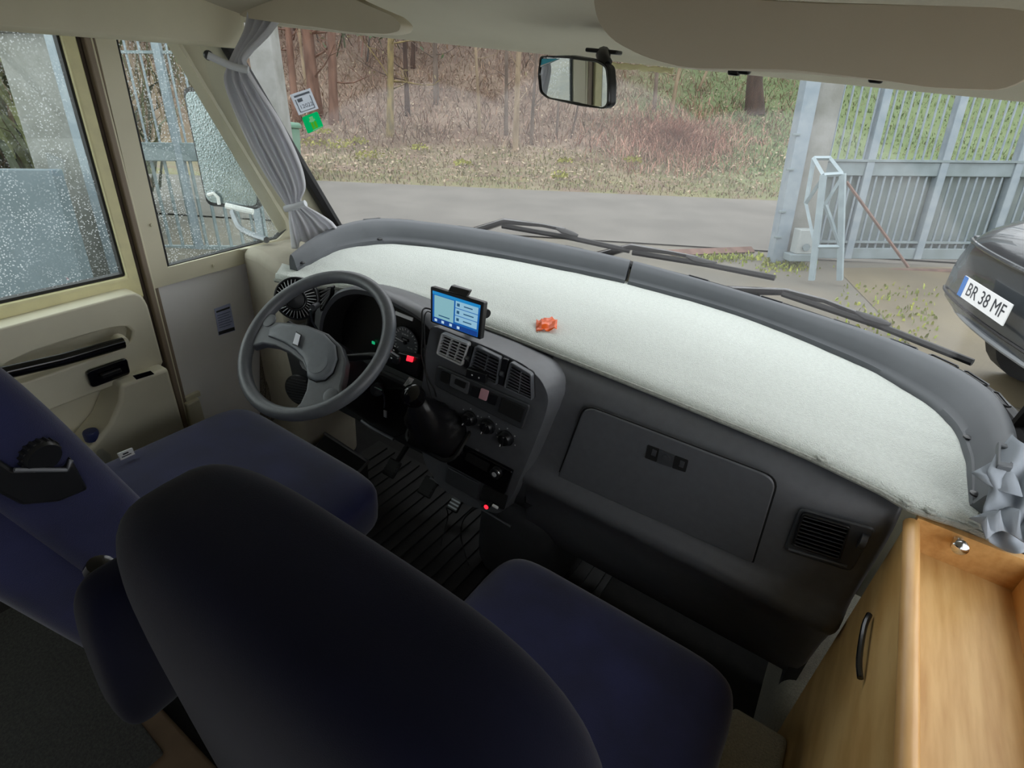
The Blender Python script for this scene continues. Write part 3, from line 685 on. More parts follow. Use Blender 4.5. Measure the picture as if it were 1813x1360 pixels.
# ------------------------------------------------------------------ steering wheel
WC = Vector((-1.024, .784, -.642)); WN = Vector((.033, -.605, .796)).normalized(); WX = Vector((.999, .054, 0)).normalized(); WY = WN.cross(WX)
def wp(x, y, h=0): return WC + WX * x + WY * y + WN * h
sw = thing('steering_wheel', WC - WN * .03, 'dark grey two-spoke steering wheel', 'steering wheel')
MB().tube([wp(.1935 * math.cos(i * math.pi / 36), .1935 * math.sin(i * math.pi / 36)) for i in range(72)], .0165, 14, closed=True).build('rim', m_wheel, sw, smooth=80)
arms = [(-.186, .035), (-.172, .012), (-.150, .006), (-.11, .018), (-.05, .030), (.02, .030), (.075, .014), (.112, -.015), (.132, -.05), (.142, -.075), (.158, -.095), (.178, -.085), (.150, -.125), (.11, -.158), (.062, -.182), (.070, -.150), (.063, -.118), (.042, -.082), (.003, -.060), (-.05, -.050), (-.10, -.049), (-.14, -.058), (-.165, -.078), (-.178, -.070), (-.19, -.03)]
MB().prism([wp(x, y, -.022) for x, y in arms], WN * .026).build('spokes', m_wheel, sw, bevel=.006, seg=3)
hub = [(-.142, -.017), (-.125, .004), (-.085, .016), (-.04, .024), (.02, .023), (.065, .008), (.093, -.022), (.103, -.055), (.095, -.078), (.075, -.090), (.052, -.090), (.036, -.074), (.008, -.053), (-.03, -.041), (-.08, -.034), (-.13, -.035)]
MB().prism([wp(x * 1.03, y * 1.03 + .0005, .002) for x, y in hub], WN * .0035).build('horn_gap', m_matte, sw)
rows = [[wp(x, y, .002) for x, y in hub], [wp(x, y, .010) for x, y in hub]]
cx_, cy_ = .018, -.022
for f, h in ((.97, .0125), (.85, .0145), (.6, .0155), (.3, .016)): rows.append([wp(cx_ + (x - cx_) * f, cy_ + (y - cy_) * f, h) for x, y in hub])
MB().grid(rows, closed=True, capends=True).build('horn_pad', m_wheel2, sw, smooth=50)
dm = Matrix.Translation(wp(.058, -.052, .0150)) @ Matrix((WX, WY, WN)).transposed().to_4x4()
MB().lathe([(.026, 0), (.026, .0008), (.022, .001), (.012, .0004), (.001, .0002)], dm, 28).build('thumb_dish', m_wheel2, sw)
em = [wp(-.033 + a * .96 - c * .28, -.019 + a * .28 * -1 * -1 + c * .96, .0205) for a, c in ((-.010, .012), (.008, .013), (.010, -.012), (-.006, -.013))]
# badge follows the wheel's turn
em = [wp(x, y, .022) for x, y in ((-.046, -.004), (-.030, -.006), (-.018, -.032), (-.034, -.032))]
eo = MB().prism([wp(-.032 + (p - wp(-.032, -.0185, .022)).dot(WX) * 1.25, -.0185 + (p - wp(-.032, -.0185, .022)).dot(WY) * 1.25, .0205) for p in em], WN * .002).build('badge_frame', m_black, sw)
MB().prism(em, WN * .002).build('badge', mat('white_enamel_badge', '#e6e9f2', .25), eo)
for x, y in ((-.165, .004), (.133, -.106)):
    M = Matrix.Translation(wp(x, y, .003)) @ Matrix((WX, WY, WN)).transposed().to_4x4()
    MB().lathe([(.019, 0), (.018, .003), (.013, .004), (.001, .0035)], M, 24).build('horn_button', m_wheel, sw)
col_ = thing('steering_column', WC - WN * .3, 'black steering column with stalks behind the wheel', 'steering column')
MB().tube([wp(0, -.02, -.03), wp(0, -.02, -.08), wp(0, -.015, -.20), wp(0, -.01, -.36)], [.05, .062, .066, .06], 20).build('shroud', m_black, col_)
rs = MB().tube([wp(.05, .0, -.055), wp(.12, .035, -.055), wp(.19, .05, -.05)], [.010, .009, .012], 10).build('wiper_stalk', m_black, col_)
p = at_y(697, 633, .86); MB().box(p, (.034, .014, .022), Matrix.Rotation(.2, 3, 'Y')).build('stalk_knob', m_black, rs, bevel=.004)
for x, y in ((693, 634), (697, 620), (699, 613)): MB().box(at_y(x, y, .852), (.004, .001, .003)).build('stalk_mark', m_white, rs)
MB().tube([wp(-.05, .0, -.055), wp(-.12, .025, -.055), wp(-.16, .03, -.05)], [.010, .009, .011], 10).build('light_stalk', m_black, col_)
c = at_y(668, 689, .90); ig = MB().lathe([(.019, 0), (.017, .012), (.001, .013)], Matrix.Translation(c) @ rot_to((.5, -.8, .3)).to_4x4(), 20).build('ignition_lock', m_black, col_)
key = thing('ignition_key', c, 'ignition key with dangling fob below the steering wheel', 'key')
MB().tube([at_y(664, 686, .885), at_y(676, 692, .875), at_y(680, 702, .88)], .0025, 6).build('key_bow', m_chrome, key)
MB().tube([at_y(680, 702, .88), at_y(681, 712, .885), at_y(680, 722, .885)], .0018, 6).build('key_ring', m_steel, key)
MB().box(at_y(682, 733, .885), (.010, .003, .022)).build('fob', mat('grey_tag', '#7d7f80', .5), key, bevel=.001)
# ------------------------------------------------------------------ small things on the dashboard
fc = at_y(525, 529, .90); FM = Matrix.Translation(fc) @ rot_to((.62, -.75, .25)).to_4x4() @ Matrix.Scale(1.22, 4)
fan = thing('clip_fan', fc + Vector((0, 0, -.06)), 'small black clip-on fan with radial ribs beside the wheel', 'fan')
MB().tube([FM @ Vector((.046 * math.cos(i * math.pi / 18), .046 * math.sin(i * math.pi / 18), 0)) for i in range(36)], .004, 8, closed=True).build('cage_ring', m_black, fan)
MB().tube([FM @ Vector((.024 * math.cos(i * math.pi / 12), .024 * math.sin(i * math.pi / 12), .012)) for i in range(24)], .003, 6, closed=True).build('inner_ring', m_black, fan)
MB().lathe([(.046, -.03), (.048, -.012), (.046, 0), (.044, 0), (.040, -.026)], FM, 32).build('housing', m_black, fan)
for i in range(32):
    a = 2 * math.pi * i / 32
    MB().tube([FM @ Vector((.045 * math.cos(a), .045 * math.sin(a), .001)), FM @ Vector((.024 * math.cos(a + .12), .024 * math.sin(a + .12), .012))], .0013, 4).build('rib', m_slatL, fan)  # pale colour stands in for white light reflected by the black ribs
MB().lathe([(.022, .004), (.020, .014), (.001, .016)], FM, 20).build('motor_cap', m_black, fan)
st1, st2 = at_y(553, 538, .93), at_y(547, 592, .93)
MB().tube([fc + Vector((.03, .03, -.01)), st1, st1.lerp(st2, .6), st2], [.010, .009, .012, .014], 10).build('stand', m_black, fan)
MB().box(at_y(545, 590, .93), (.045, .03, .05)).build('clamp', m_black, fan, bevel=.005)
MB().cyl(at_y(553, 545, .90), at_y(562, 540, .93), .009, n=12).build('joint', m_dash2, fan)
MB().tube([at_y(549, 548, .89), at_y(553, 570, .90), at_y(566, 590, .92)], .003, 6).build('lever', m_steel, fan)
c = at_y(537, 584, .90); MB().cyl(c, c + Vector((0, -.002, 0)), .004, n=10).build('white_dot', m_white, fan)

# satellite navigator
gq = [at_y(762, 507, .965), at_y(857, 536, .965), at_y(850, 602, .955), at_y(762, 570, .955)]
nav = thing('satnav', gq[3], 'satellite navigator with lit blue screen above the centre vents', 'navigator')
gn = (gq[1] - gq[0]).cross(gq[3] - gq[0]).normalized(); gn = gn if gn.y < 0 else -gn
MB().prism(round_poly(gq, .004), gn * -.016).build('case', m_black, nav, bevel=.002)
def emat(nm, c, s=.36): return mat(nm, '#0b0b0c', .25, emit=c, es=s)
def nq(u0, u1, v0, v1, m, nm, h=.0006, par=nav): return qstrip(gq, u0, u1, v0, v1, tuple(gn * h), tuple(gn * .0004), m, nm, par)
scr = nq(.05, .95, .09, .95, emat('screen_blue', '#1b5fa8'), 'screen')
nq(.05, .95, .09, .17, emat('screen_sky', '#1f86c4'), 'title_bar', .0012, scr)
nq(.09, .47, .19, .80, emat('screen_teal', '#86b6c0'), 'map_tile', .0012, scr)
for k in range(3): nq(.50, .92, .17 + .20 * k, .35 + .20 * k, emat('screen_pale', '#8fbdd6'), 'menu_tile', .0012, scr)
m_sd = emat('screen_ink', '#2f5d80', .3); m_si = emat('screen_white', '#b8d6ea')
for k in range(3):
    nq(.66, .82 + .03 * (k % 2), .245 + .20 * k, .275 + .20 * k, m_sd, 'menu_text', .0018, scr); nq(.53, .58, .22 + .20 * k, .30 + .20 * k, m_sd, 'menu_icon', .0018, scr)
nq(.18, .40, .70, .73, m_sd, 'map_text', .0018, scr)
nq(.06, .94, .81, .94, emat('screen_dark_blue', '#173f86'), 'tool_bar', .0012, scr)
for u in (.10, .24, .40, .55): nq(u, u + .05, .84, .91, m_si, 'tool_icon', .0018, scr)
a = gq[0].lerp(gq[1], .33); c = gq[0].lerp(gq[1], .68)
MB().prism([a, c, c + Vector((0, .012, .012)), a + Vector((0, .012, .012))], (0, .012, 0)).build('top_clip', m_black, nav, bevel=.002)
kc = at_y(862, 556, .985); MB().cyl(kc, kc + Vector((-.05, .02, .0)), .011, n=14).build('clamp_knob', m_black, nav)
MB().tube([gq[2].lerp(gq[3], .45) + Vector((0, .02, .03)), gq[2].lerp(gq[3], .45) + Vector((0, .06, -.005)), gq[2].lerp(gq[3], .4) + Vector((0, .08, -.01))], .012, 10).build('mount_arm', m_black, nav)
cab = MB().tube(catmull([at_y(764, 548, .975), at_y(752, 546, .965), at_y(747, 556, .95), at_y(748, 590, .935), at_y(747, 630, .925), at_y(757, 668, .915), at_y(768, 688, .92), at_y(772, 702, .93)], 34), .0022, 6).build('charging_cable', m_rubber)
tag(cab, 'thin black cable hanging from the left of the navigator', 'cable')
cab = MB().tube(catmull([at_y(764, 554, .975), at_y(756, 552, .96), at_y(751, 566, .945), at_y(752, 610, .93), at_y(753, 650, .92), at_y(760, 690, .90), at_y(782, 745, .90), at_y(798, 770, .92)], 34), .0018, 6).build('charging_cable', m_rubber)
tag(cab, 'second cable running from navigator down past the gear lever', 'cable')
# red voltage display and its holder
vd = thing('voltmeter', at_y(727, 645, .93), 'small black voltmeter with glowing red digits', 'voltmeter')
MB().prism(round_poly(quad_y([(704, 624), (742, 634), (738, 668), (700, 652)], .955), .006), (0, .02, 0)).build('case', m_black, vd, bevel=.003)
MB().prism(quad_y([(722, 629), (733, 632), (731, 641), (720, 638)], .953), (0, -.003, 0)).build('display', m_red, vd, bevel=.001)
ml = thing('paper_label', at_y(722, 680, .93), 'white card tag printed 32C under the instruments', 'label')
lq = quad_y([(724, 668), (733, 672), (722, 687), (714, 682)], .93)
MB().prism(lq, (0, .001, 0)).build('card', m_white, ml)
tx = (lq[1] - lq[2]).normalized(); tn = Vector((0, -1, 0)); TM = Matrix.Translation(sum(lq, Vector()) / 4 + tn * .0006) @ Matrix((tx, tn.cross(tx), tn)).transposed().to_4x4()
MB().text('32C', .011, TM).build('print', m_ink, ml, smooth=0)

# gear lever with leather gaiter
gl = thing('gear_lever', at_y(760, 790, .93), 'black gear lever with folded leather gaiter', 'gear lever')
kb = at_y(737, 706, .845); gb = at_y(785, 752, .95)
m_leather = mat('black_leather', '#131315', .33, var=.2, scale=30, bump=.25, bscale=60)
kM2 = rot_to(kb - gb)
MB().lathe([(.012, -.02), (.020, -.010), (.027, .004), (.028, .018), (.024, .032), (.012, .040), (.001, .042)], Matrix.Translation(kb) @ kM2.to_4x4(), 24).build('knob', m_blackg, gl)
MB().tube([kb + (kb - gb).normalized() * .006 + Vector((.026 * math.cos(a), .0, .026 * math.sin(a))) for a in [math.radians(20 + 14 * i) for i in range(9)]], .0014, 6).build('knob_arc', m_chrome, gl)  # bright chrome arc lying on the knob
rows = []
for i, (t, r) in enumerate(((0, .020), (.12, .030), (.25, .045), (.38, .055), (.5, .060), (.62, .066), (.75, .070), (.9, .074), (1, .078))):
    c = kb.lerp(gb, t) + Vector((0, 0, -.035 * math.sin(math.pi * t))); row = []
    for j in range(20):
        a = 2 * math.pi * j / 20; w = r * (1 + .10 * math.sin(3 * a + i * 1.3) + .06 * math.sin(5 * a + i))
        sq_ = 1 / max(abs(math.cos(a)), abs(math.sin(a))) ** (.6 * t)
        row.append(c + kM2 @ Vector((math.cos(a) * w * sq_, math.sin(a) * w * sq_, 0)))
    rows.append(row)
MB().grid(rows, closed=True, capends=True).build('gaiter', m_leather, gl, smooth=70)
MB().tube([gb + kM2 @ Vector((x, y, .003)) for x, y in rrect(.165, .165, .03)], .006, 6, closed=True).build('gaiter_frame', m_black, gl)

# ------------------------------------------------------------------ footwell
fm = thing('floor_mat', (-.75, .9, ZF), 'ribbed black rubber mat in the footwell', 'floor mat')
MB().bx(-1.40, -.30, .62, 1.34, ZF, ZF + .008).build('sheet', m_mat, fm)
rb = None
for i in range(24):
    x = -1.36 + i * .044
    o = MB().bx(x, x + .026, .64, 1.32, ZF + .008, ZF + .016).build('rib', m_mat, fm) if rb is None else None
    if rb is None: rb = o
    else:
        o = rb.copy(); COL.objects.link(o); o.location.x += i * .044
def pedal(x, y, z, nm, label, w, h, m, cat='pedal'):
    c = at_z(x, y, z); t = thing(nm, (c.x, c.y, z - .04), label, cat); R = Matrix.Rotation(math.radians(-48), 3, 'X')
    MB().box(c, (w, .012, h), R).build('pad', m, t, bevel=.005)
    for k in range(5): MB().box(c + R @ Vector((0, -.008, (k - 2) * h / 6)), (w * .85, .005, h / 14), R).build('tread', m_steel if m is m_black else m_rubber, t)
    MB().tube([c + R @ Vector((0, .008, h * .3)), c + Vector((.01, .09, .08)), c + Vector((.01, .12, .26))], .010, 8).build('arm', m_black, t)
pedal(694, 829, -1.32, 'clutch_pedal', 'leftmost worn foot pedal beside the footwell box', .055, .065, m_rubber)
pedal(758, 862, -1.34, 'brake_pedal', 'middle rubber foot pedal below the console', .06, .07, m_rubber)
pedal(809, 888, -1.36, 'accelerator_pedal', 'rightmost narrow pedal with bright ribs', .045, .075, m_black)
fb = thing('footwell_box', (-1.3, .9, ZF), 'black box with pale edges beside the pedals', 'box')
fz = -1.25
fq = [at_z(x, y, fz) for x, y in ((548, 800), (575, 768), (652, 818), (618, 855))]
MB().prism([fq[0], fq[1], fq[2], fq[3]], (0, 0, ZF - fz)).build('body', m_black, fb, bevel=.006)
MB().tube([fq[1] + Vector((0, 0, .002)), fq[2] + Vector((0, 0, .002)), fq[3] + Vector((0, 0, .002))], .006, 6).build('pale_edge', m_steel, fb)  # pale steel-coloured strip along two top edges
tag(MB().tube([at_y(762, 846, 1.0), at_y(905, 932, 1.0)], .0045, 8).build('metal_rod', m_steel), 'thin straight steel rod under the centre console', 'rod')
lp_ = MB().tube([at_y(640, 745, .965), at_y(655, 756, .965), at_y(697, 778, .965)], .005, 8).build('knee_edge_highlight', m_steel, dash)  # bright steel tube stands in for the highlight along the panel edge
kp = MB().prism([at_y(x, y, .97) for x, y in ((630, 690), (700, 690), (745, 700), (740, 760), (697, 777), (640, 745))], (0, .02, 0)).build('knee_panel', m_black, dash, bevel=.006)
pg = thing('usb_plug', at_y(870, 893, .94), 'usb plug with glowing red light below the radio', 'plug')
p0 = at_y(868, 891, .945)
MB().cyl(p0, p0 + Vector((0, -.018, 0)), .008, n=12).build('body', m_black, pg)
MB().cyl(p0 + Vector((0, -.018, 0)), p0 + Vector((0, -.020, 0)), .0062, n=12).build('light_ring', m_red, pg)
MB().box(at_y(877, 897, .935), (.018, .006, .006)).build('connector', m_white, pg, bevel=.001)
tag(MB().tube(catmull([at_y(863, 893, .94), at_y(840, 902, .98), at_z(820, 922, -1.25), at_z(816, 950, -1.40), at_z(822, 975, ZF + .02), at_z(830, 1000, ZF + .02)], 30), .0022, 6).build('usb_cable', m_rubber), 'cable trailing from the red-lit plug to the mat', 'cable')
tag(MB().tube(catmull([at_z(790, 898, -1.30), at_z(793, 915, -1.38), at_z(786, 945, ZF + .02), at_z(781, 965, ZF + .02)], 16), .002, 6).build('loose_wire', m_rubber), 'short loose wire hanging between brake and mat', 'wire')
# console foot: transmission hump
struct(superbox((-.56, 1.22, -1.28), (.30, .36, .40), .5, .5).build('trim_8', m_dash2), 'dark hump below the centre console', 'hump')

# ------------------------------------------------------------------ seats
def seat(nm, label, cx, yc, zt, w, dpt, back_c, back_d, lean, group=None, turn=0):
    t = thing(nm, (cx, yc, ZF), label, 'seat')
    MB().bx(cx - .2, cx + .2, yc - .22, yc + .20, ZF, ZF + .24).build('pedestal', m_black, t, bevel=.01)
    superbox((cx, yc, zt - .085), (w, dpt, .17), .40, .24, nu=48, nv=24).build('cushion', m_velvet, t, smooth=80)
    return t
ps = seat('passenger_seat', 'navy velvet passenger seat seen from behind', -.165, .53, -.965, .55, .60, None, None, 0)
R = Matrix.Rotation(math.radians(4), 3, 'X')
superbox((-.272, .205, -.705), (.55, .17, .68), .42, .55, R, 44, 36).build('backrest', m_velvet_shade, ps, smooth=80)
ar = superbox((-.60, .14, -.70), (.07, .10, .34), .5, .6, Matrix.Rotation(math.radians(12), 3, 'Y')).build('armrest', m_velvet_shade, ps, smooth=80)
c = at_x(176, 1010, -.60); MB().lathe([(.016, 0), (.014, .010), (.001, .014)], Matrix.Translation(c) @ rot_to((.3, .3, 1)).to_4x4(), 16).build('armrest_button', m_blackg, ar)
ds = seat('driver_seat', 'navy velvet driver seat beside the cream door', -1.10, .50, -.955, .62, .58, None, None, 0)
R = Matrix.Rotation(math.radians(18), 3, 'X')
bk = Vector((-1.06, .165, -.62))
superbox(bk + R @ Vector((0, -.035, -.05)), (.50, .20, .90), .30, .35, R, 44, 32).build('backrest', m_velvet, ds, smooth=80)
for sx in (-1, 1): superbox(bk + R @ Vector((sx * .215, .018, -.05)), (.11, .13, .66), .4, .7, R, 24, 24).build('side_bolster', m_velvet, ds, smooth=80)
rows = []
pb = [at_x(x, y, -.785) for x, y in ((-30, 790), (0, 815), (25, 832), (118, 830), (128, 812), (158, 868), (105, 890), (40, 896), (-30, 860))]
bx_ = MB().prism(pb, (-.06, 0, 0)).build('recliner_bracket', m_black, ds, bevel=.006, seg=3)
MB().tube([at_x(25, 832, -.78), at_x(118, 832, -.78), at_x(126, 815, -.78)], .003, 6).build('edge_bead', m_dash, bx_)
kc = at_x(62, 800, -.80); kM3 = Matrix.Translation(kc) @ rot_to(at_x(30, 785, -.84) - at_x(85, 822, -.78)).to_4x4()
kn = MB().lathe([(.020, -.02), (.022, -.015), (.022, .018), (.018, .024), (.001, .026)], kM3, 24).build('recliner_knob', m_black, ds)
for i in range(18):
    a = 2 * math.pi * i / 18; MB().tube([kM3 @ Vector((.022 * math.cos(a), .022 * math.sin(a), -.014)), kM3 @ Vector((.022 * math.cos(a), .022 * math.sin(a), .016))], .002, 5).build('knob_rib', m_rubber, kn)
lq = [at_x(x, y, -1.345) for x, y in ((207, 803), (232, 793), (237, 804), (213, 815))]
sl = part(MB().prism(lq, (.002, .002, 0)).build('seat_label', m_white, ds), 'small white woven label')
qstrip(lq, .15, .85, .60, .72, (.0025, 0, 0), (.0004, 0, 0), m_ink, 'print', sl); qstrip(lq, .3, .7, .25, .45, (.0025, 0, 0), (.0004, 0, 0), m_ink, 'emblem', sl)
# bottle in the door pocket
bc = at_x(171, 796, -1.625); bt = thing('water_bottle', bc, 'clear bottle with blue cap in the door pocket', 'bottle')
m_bot = glass_mat('clear_bottle', (.9, .93, .95), .12)
MB().lathe([(.030, -.14), (.032, -.13), (.032, -.02), (.026, .012), (.015, .034), (.015, .042)], Matrix.Translation(bc), 20).build('body', m_bot, bt)
MB().lathe([(.0185, .038), (.019, .042), (.019, .062), (.017, .066), (.001, .067)], Matrix.Translation(bc), 20).build('cap', mat('blue_cap', '#26305f', .4), bt)
# things at the lower left: pedestal box and mat behind the seats
struct(MB().bx(-1.20, -.62, -.35, .22, ZF, ZF + .10).build('trim_9', m_brown, bevel=.008), 'brown lined step behind the seats', 'step')
tag(MB().prism([Vector((-1.5, -.3, ZF + .10)), Vector((-.86, -.3, ZF + .10)), Vector((-.86, .17, ZF + .10)), Vector((-1.5, .20, ZF + .10))], (0, 0, .012)).build('runner_rug', mat('grey_rug', '#2c2d2b', .95, col2='#3d3e3a', scale=160, bump=.6, bscale=250), bevel=.004), 'grey runner rug on the brown step', 'rug')

# ------------------------------------------------------------------ wooden cabinet on the right
zc = -.62
cabn = thing('side_cabinet', (.33, .4, ZF), 'honey-coloured wooden side cabinet with sunken tray top', 'cabinet')
x0, x1, xr = .2325, .252, .405
MB().bx(x0 + .004, x1 - .004, -.25, 1.00, ZF, zc - .02).build('side_panel', m_wood, cabn)
MB().tube([Vector(((x0 + x1) / 2, -.25, zc - .012)), Vector(((x0 + x1) / 2, 1.0, zc - .012))], .0125, 12, flat=((0, 0, 1), 1.0)).build('left_rail', m_wood2, cabn)
MB().bx(x1 - .006, XR - .002, -.25, 1.00, zc - .075, zc - .060).build('tray_floor', m_wood, cabn)
fa = at_z(1612, 915, zc); MB().bx(x1 - .006, XR - .002, 1.0, 1.015, zc - .075, zc + .004).build('end_board', m_wood2, cabn)
MB().bx(xr, xr + .03, -.25, 1.0, zc - .075, zc + .002).build('right_rail', m_wood2, cabn, bevel=.006)
MB().bx(x1, XR - .002, .985, 1.0, ZF, zc - .075).build('front_panel', m_wood, cabn)
hd = [at_x(x, y, x0) for x, y in ((1543, 1090), (1534, 1150), (1527, 1203))]
MB().tube(catmull([hd[0] + Vector((-.003, 0, 0)), hd[0].lerp(hd[2], .25) + Vector((-.008, 0, 0)), hd[0].lerp(hd[2], .75) + Vector((-.008, 0, 0)), hd[2] + Vector((-.003, 0, 0))], 10), .0048, 8).build('handle', m_blackg, cabn)
kc = at_z(1697, 972, zc - .05); M = Matrix.Translation(at_y(1697, 966, .985) + Vector((0, .014, 0))) @ rot_to((0, -1, .15)).to_4x4()
kn = MB().lathe([(.008, 0), (.006, .004), (.005, .009), (.009, .013), (.0125, .020), (.0120, .027), (.007, .032), (.001, .033)], M, 20).build('knob', m_chrome, cabn)
# carpeted step and wheel-arch lining
stp = [at_z(x, y, -1.17) for x, y in ((1240, 1288), (1499, 1303), (1490, 1420), (1240, 1420))]
tag(MB().bx(.12, x0 + .003, -.2, at_z(1380, 1295, -1.17).y, ZF, -1.17).build('carpet_step', m_carpet, bevel=.012, seg=3), 'grey-beige carpeted step beside the passenger seat', 'step')
wa = MB()
struct(superbox((.33, 1.24, -1.36), (.26, .5, .34), .35, .3).build('trim_10', m_carpet), 'carpeted wheel arch beyond the footwell', 'lining')

# ------------------------------------------------------------------ curtains
def curtain(nm, label, stations, m, folds, amp):
    """stations: (left px, right px, X of the plane, fold depth) from top to bottom"""
    rows = []
    L_ = catmull([at_x(*s[0], s[2]) for s in stations], 60); R_ = catmull([at_x(*s[1], s[2] + s[4]) for s in stations], 60)
    dp = catmull([Vector((s[3], 0, 0)) for s in stations], 60)
    for k, (a, c, d_) in enumerate(zip(L_, R_, dp)):
        row = []; w = (c - a); nrm = Vector((w.y, -w.x, 0)).normalized()
        for j in range(61):
            u = j / 60; ph = folds * 2 * math.pi * u + .9 * noise.noise(Vector((u * 3, k * .05, 1)))
            row.append(a + w * u + nrm * (d_.x * math.sin(ph) * (1 + .5 * noise.noise(Vector((u * 5, k * .08, 4))))) + Vector((0, 0, .006 * math.sin(ph * .5) if k > 55 else 0)))
        rows.append(row)
    return MB().grid(rows)
t = thing('curtain', at_x(555, 420, -1.55), 'silver-grey curtain gathered and tied along the left pillar', 'curtain')
curtain('', '', [((440, -15), (525, -15), -1.54, 0.018, .10), ((440, 50), (487, 50), -1.54, 0.017, .09), ((421, 92), (442, 96), -1.54, 0.011, .06), ((404, 118), (438, 116), -1.54, 0.009, .05), ((398, 150), (456, 150), -1.54, 0.018, .06), ((424, 220), (500, 220), -1.54, 0.022, .07), ((458, 290), (532, 288), -1.54, 0.021, .06), ((486, 335), (541, 330), -1.54, 0.017, .05), ((505, 362), (533, 354), -1.54, 0.009, .03), ((510, 372), (542, 364), -1.54, 0.009, .03), ((512, 400), (578, 385), -1.54, 0.018, .06), ((516, 440), (610, 410), -1.54, 0.024, .08)], m_cloth, 3.5, .01).build('drape', m_cloth, t, smooth=70, solid=.0015)
for (px, r) in ((((368, 98), (408, 116), (440, 124)), .010), (((505, 370), (522, 366), (541, 360)), .011)):
    a = [at_x(x, y, -1.515 + .03 * i) for i, (x, y) in enumerate(px)]
    MB().tube(catmull(a, 9), r, 10, flat=((0, 0, 1), .9)).build('tie_band', m_cloth2, t, smooth=60)
c = at_x(369, 98, -1.55); MB().lathe([(.012, 0), (.010, .006), (.001, .008)], Matrix.Translation(c) @ rot_to((1, -.4, 0)).to_4x4(), 14).build('tie_stud', m_black, t)
tk = [at_x(x, y, -1.56 + .0012 * (x - 500)) for x, y in ((500, 470), (520, 452), (548, 440), (590, 424))]
MB().tube(tk, .009, 8).build('ribbed_track', m_black, t)
# right curtain bunch
rows = []
cc = Vector((.40, 1.12, -.55))
t2 = thing('curtain', (.42, 1.12, -.6), 'grey curtain bunched at the right corner above the cabinet', 'curtain')
for k in range(28):
    f = k / 27; row = []
    for j in range(31):
        u = j / 30
        lx = (1792, 1764, 1748, 1752, 1742, 1738, 1752)[min(int(f * 6), 6)] * (1 - (f * 6 % 1)) + (1792, 1764, 1748, 1752, 1742, 1738, 1752, 1752)[min(int(f * 6) + 1, 7)] * (f * 6 % 1)
        x = lx + (1905 - lx) * u; y = 770 + 190 * f + 20 * math.sin(u * 5)
        p = at_z(x, y, -.50 - .085 * f); p *= 1 - .025 * noise.noise(Vector((u * 3, f * 4, 2))) - .012 * math.sin(u * 13 + 3 * f + 2 * noise.noise(Vector((f * 3, u * 3, 8))))
        row.append(p)
    rows.append(row)
m_cloth3 = film_mat('blue_grey_curtain', '#a9b0b8', .3)
MB().grid(rows).build('drape', m_cloth3, t2, smooth=60, solid=.0015)
hemr = [at_z(x, y, -.525) for x, y in ((1720, 838), (1752, 820), (1800, 800))], [at_z(x, y, -.53) for x, y in ((1748, 858), (1775, 870), (1810, 880))]
MB().grid([catmull(hemr[0], 12), [a.lerp(c, .5) + Vector((0, 0, .008 * math.sin(i))) for i, (a, c) in enumerate(zip(catmull(hemr[0], 12), catmull(hemr[1], 12)))], catmull(hemr[1], 12)]).build('folded_corner', m_cloth3, t2, solid=.002)
hemr = [at_z(x, y, -.555) for x, y in ((1716, 918), (1755, 905), (1812, 890))], [at_z(x, y, -.56) for x, y in ((1745, 955), (1775, 940), (1820, 965))]
MB().grid([catmull(hemr[0], 16), [a.lerp(c, .5) + Vector((0, 0, .014 * math.sin(i * 1.3) + .01)) for i, (a, c) in enumerate(zip(catmull(hemr[0], 16), catmull(hemr[1], 16)))], catmull(hemr[1], 16)]).build('hem_fold', m_cloth3, t2, solid=.002)

# ------------------------------------------------------------------ visors, mirror
def visor(nm, label, px, Y, thick, puff):
    P_ = round_poly([at_y(x, y, Y) for x, y in px], .02, 3)
    t = thing(nm, P_[0], label, 'sun visor'); c = sum(P_, Vector()) / len(P_)
    rows = []
    for f, o in ((.90, -1), (.97, -.8), (1, -.35), (1, .35), (.97, .8), (.90, 1)):
        rows.append([c + (p - c) * 1 - (p - c).normalized() * (1 - f) * puff + Vector((0, o * thick, 0)) for p in P_])
    MB().grid(rows, closed=True, capends=True).build('padding', m_visor, t, smooth=50)
    return t
vr_ = visor('sun_visor', 'large padded sun visor folded down on the right', round_poly([at_y(0, 0, 1)] * 0 or [Vector((x, y, 0)) for x, y in ((1060, -10), (1066, 40), (1096, 74), (1150, 104), (1215, 122), (1420, 130), (1560, 143), (1650, 157), (1775, 161), (1822, 140), (1870, 100), (1870, -60), (1100, -60))], 0) and [(1058, -20), (1064, 38), (1092, 74), (1150, 104), (1215, 122), (1420, 130), (1560, 143), (1650, 157), (1775, 161), (1822, 140), (1870, 100), (1870, 40), (1800, 18), (1500, 8), (1200, -5), (1090, -30)], .86, .022, .03)
for (x, y) in ((1300, 128), (1318, 126), (1551, 141)):
    c = at_y(x, y, .865); MB().box(c, (.016, .012, .008)).build('clip', m_black, vr_, bevel=.003)
visor('sun_visor', 'short padded sun visor above the driver', [(330, -40), (365, 0), (450, 34), (560, 50), (640, 60), (700, 62), (719, 57), (723, 46), (708, 30), (660, 10), (600, -20), (500, -60)], 1.08, .02, .025)
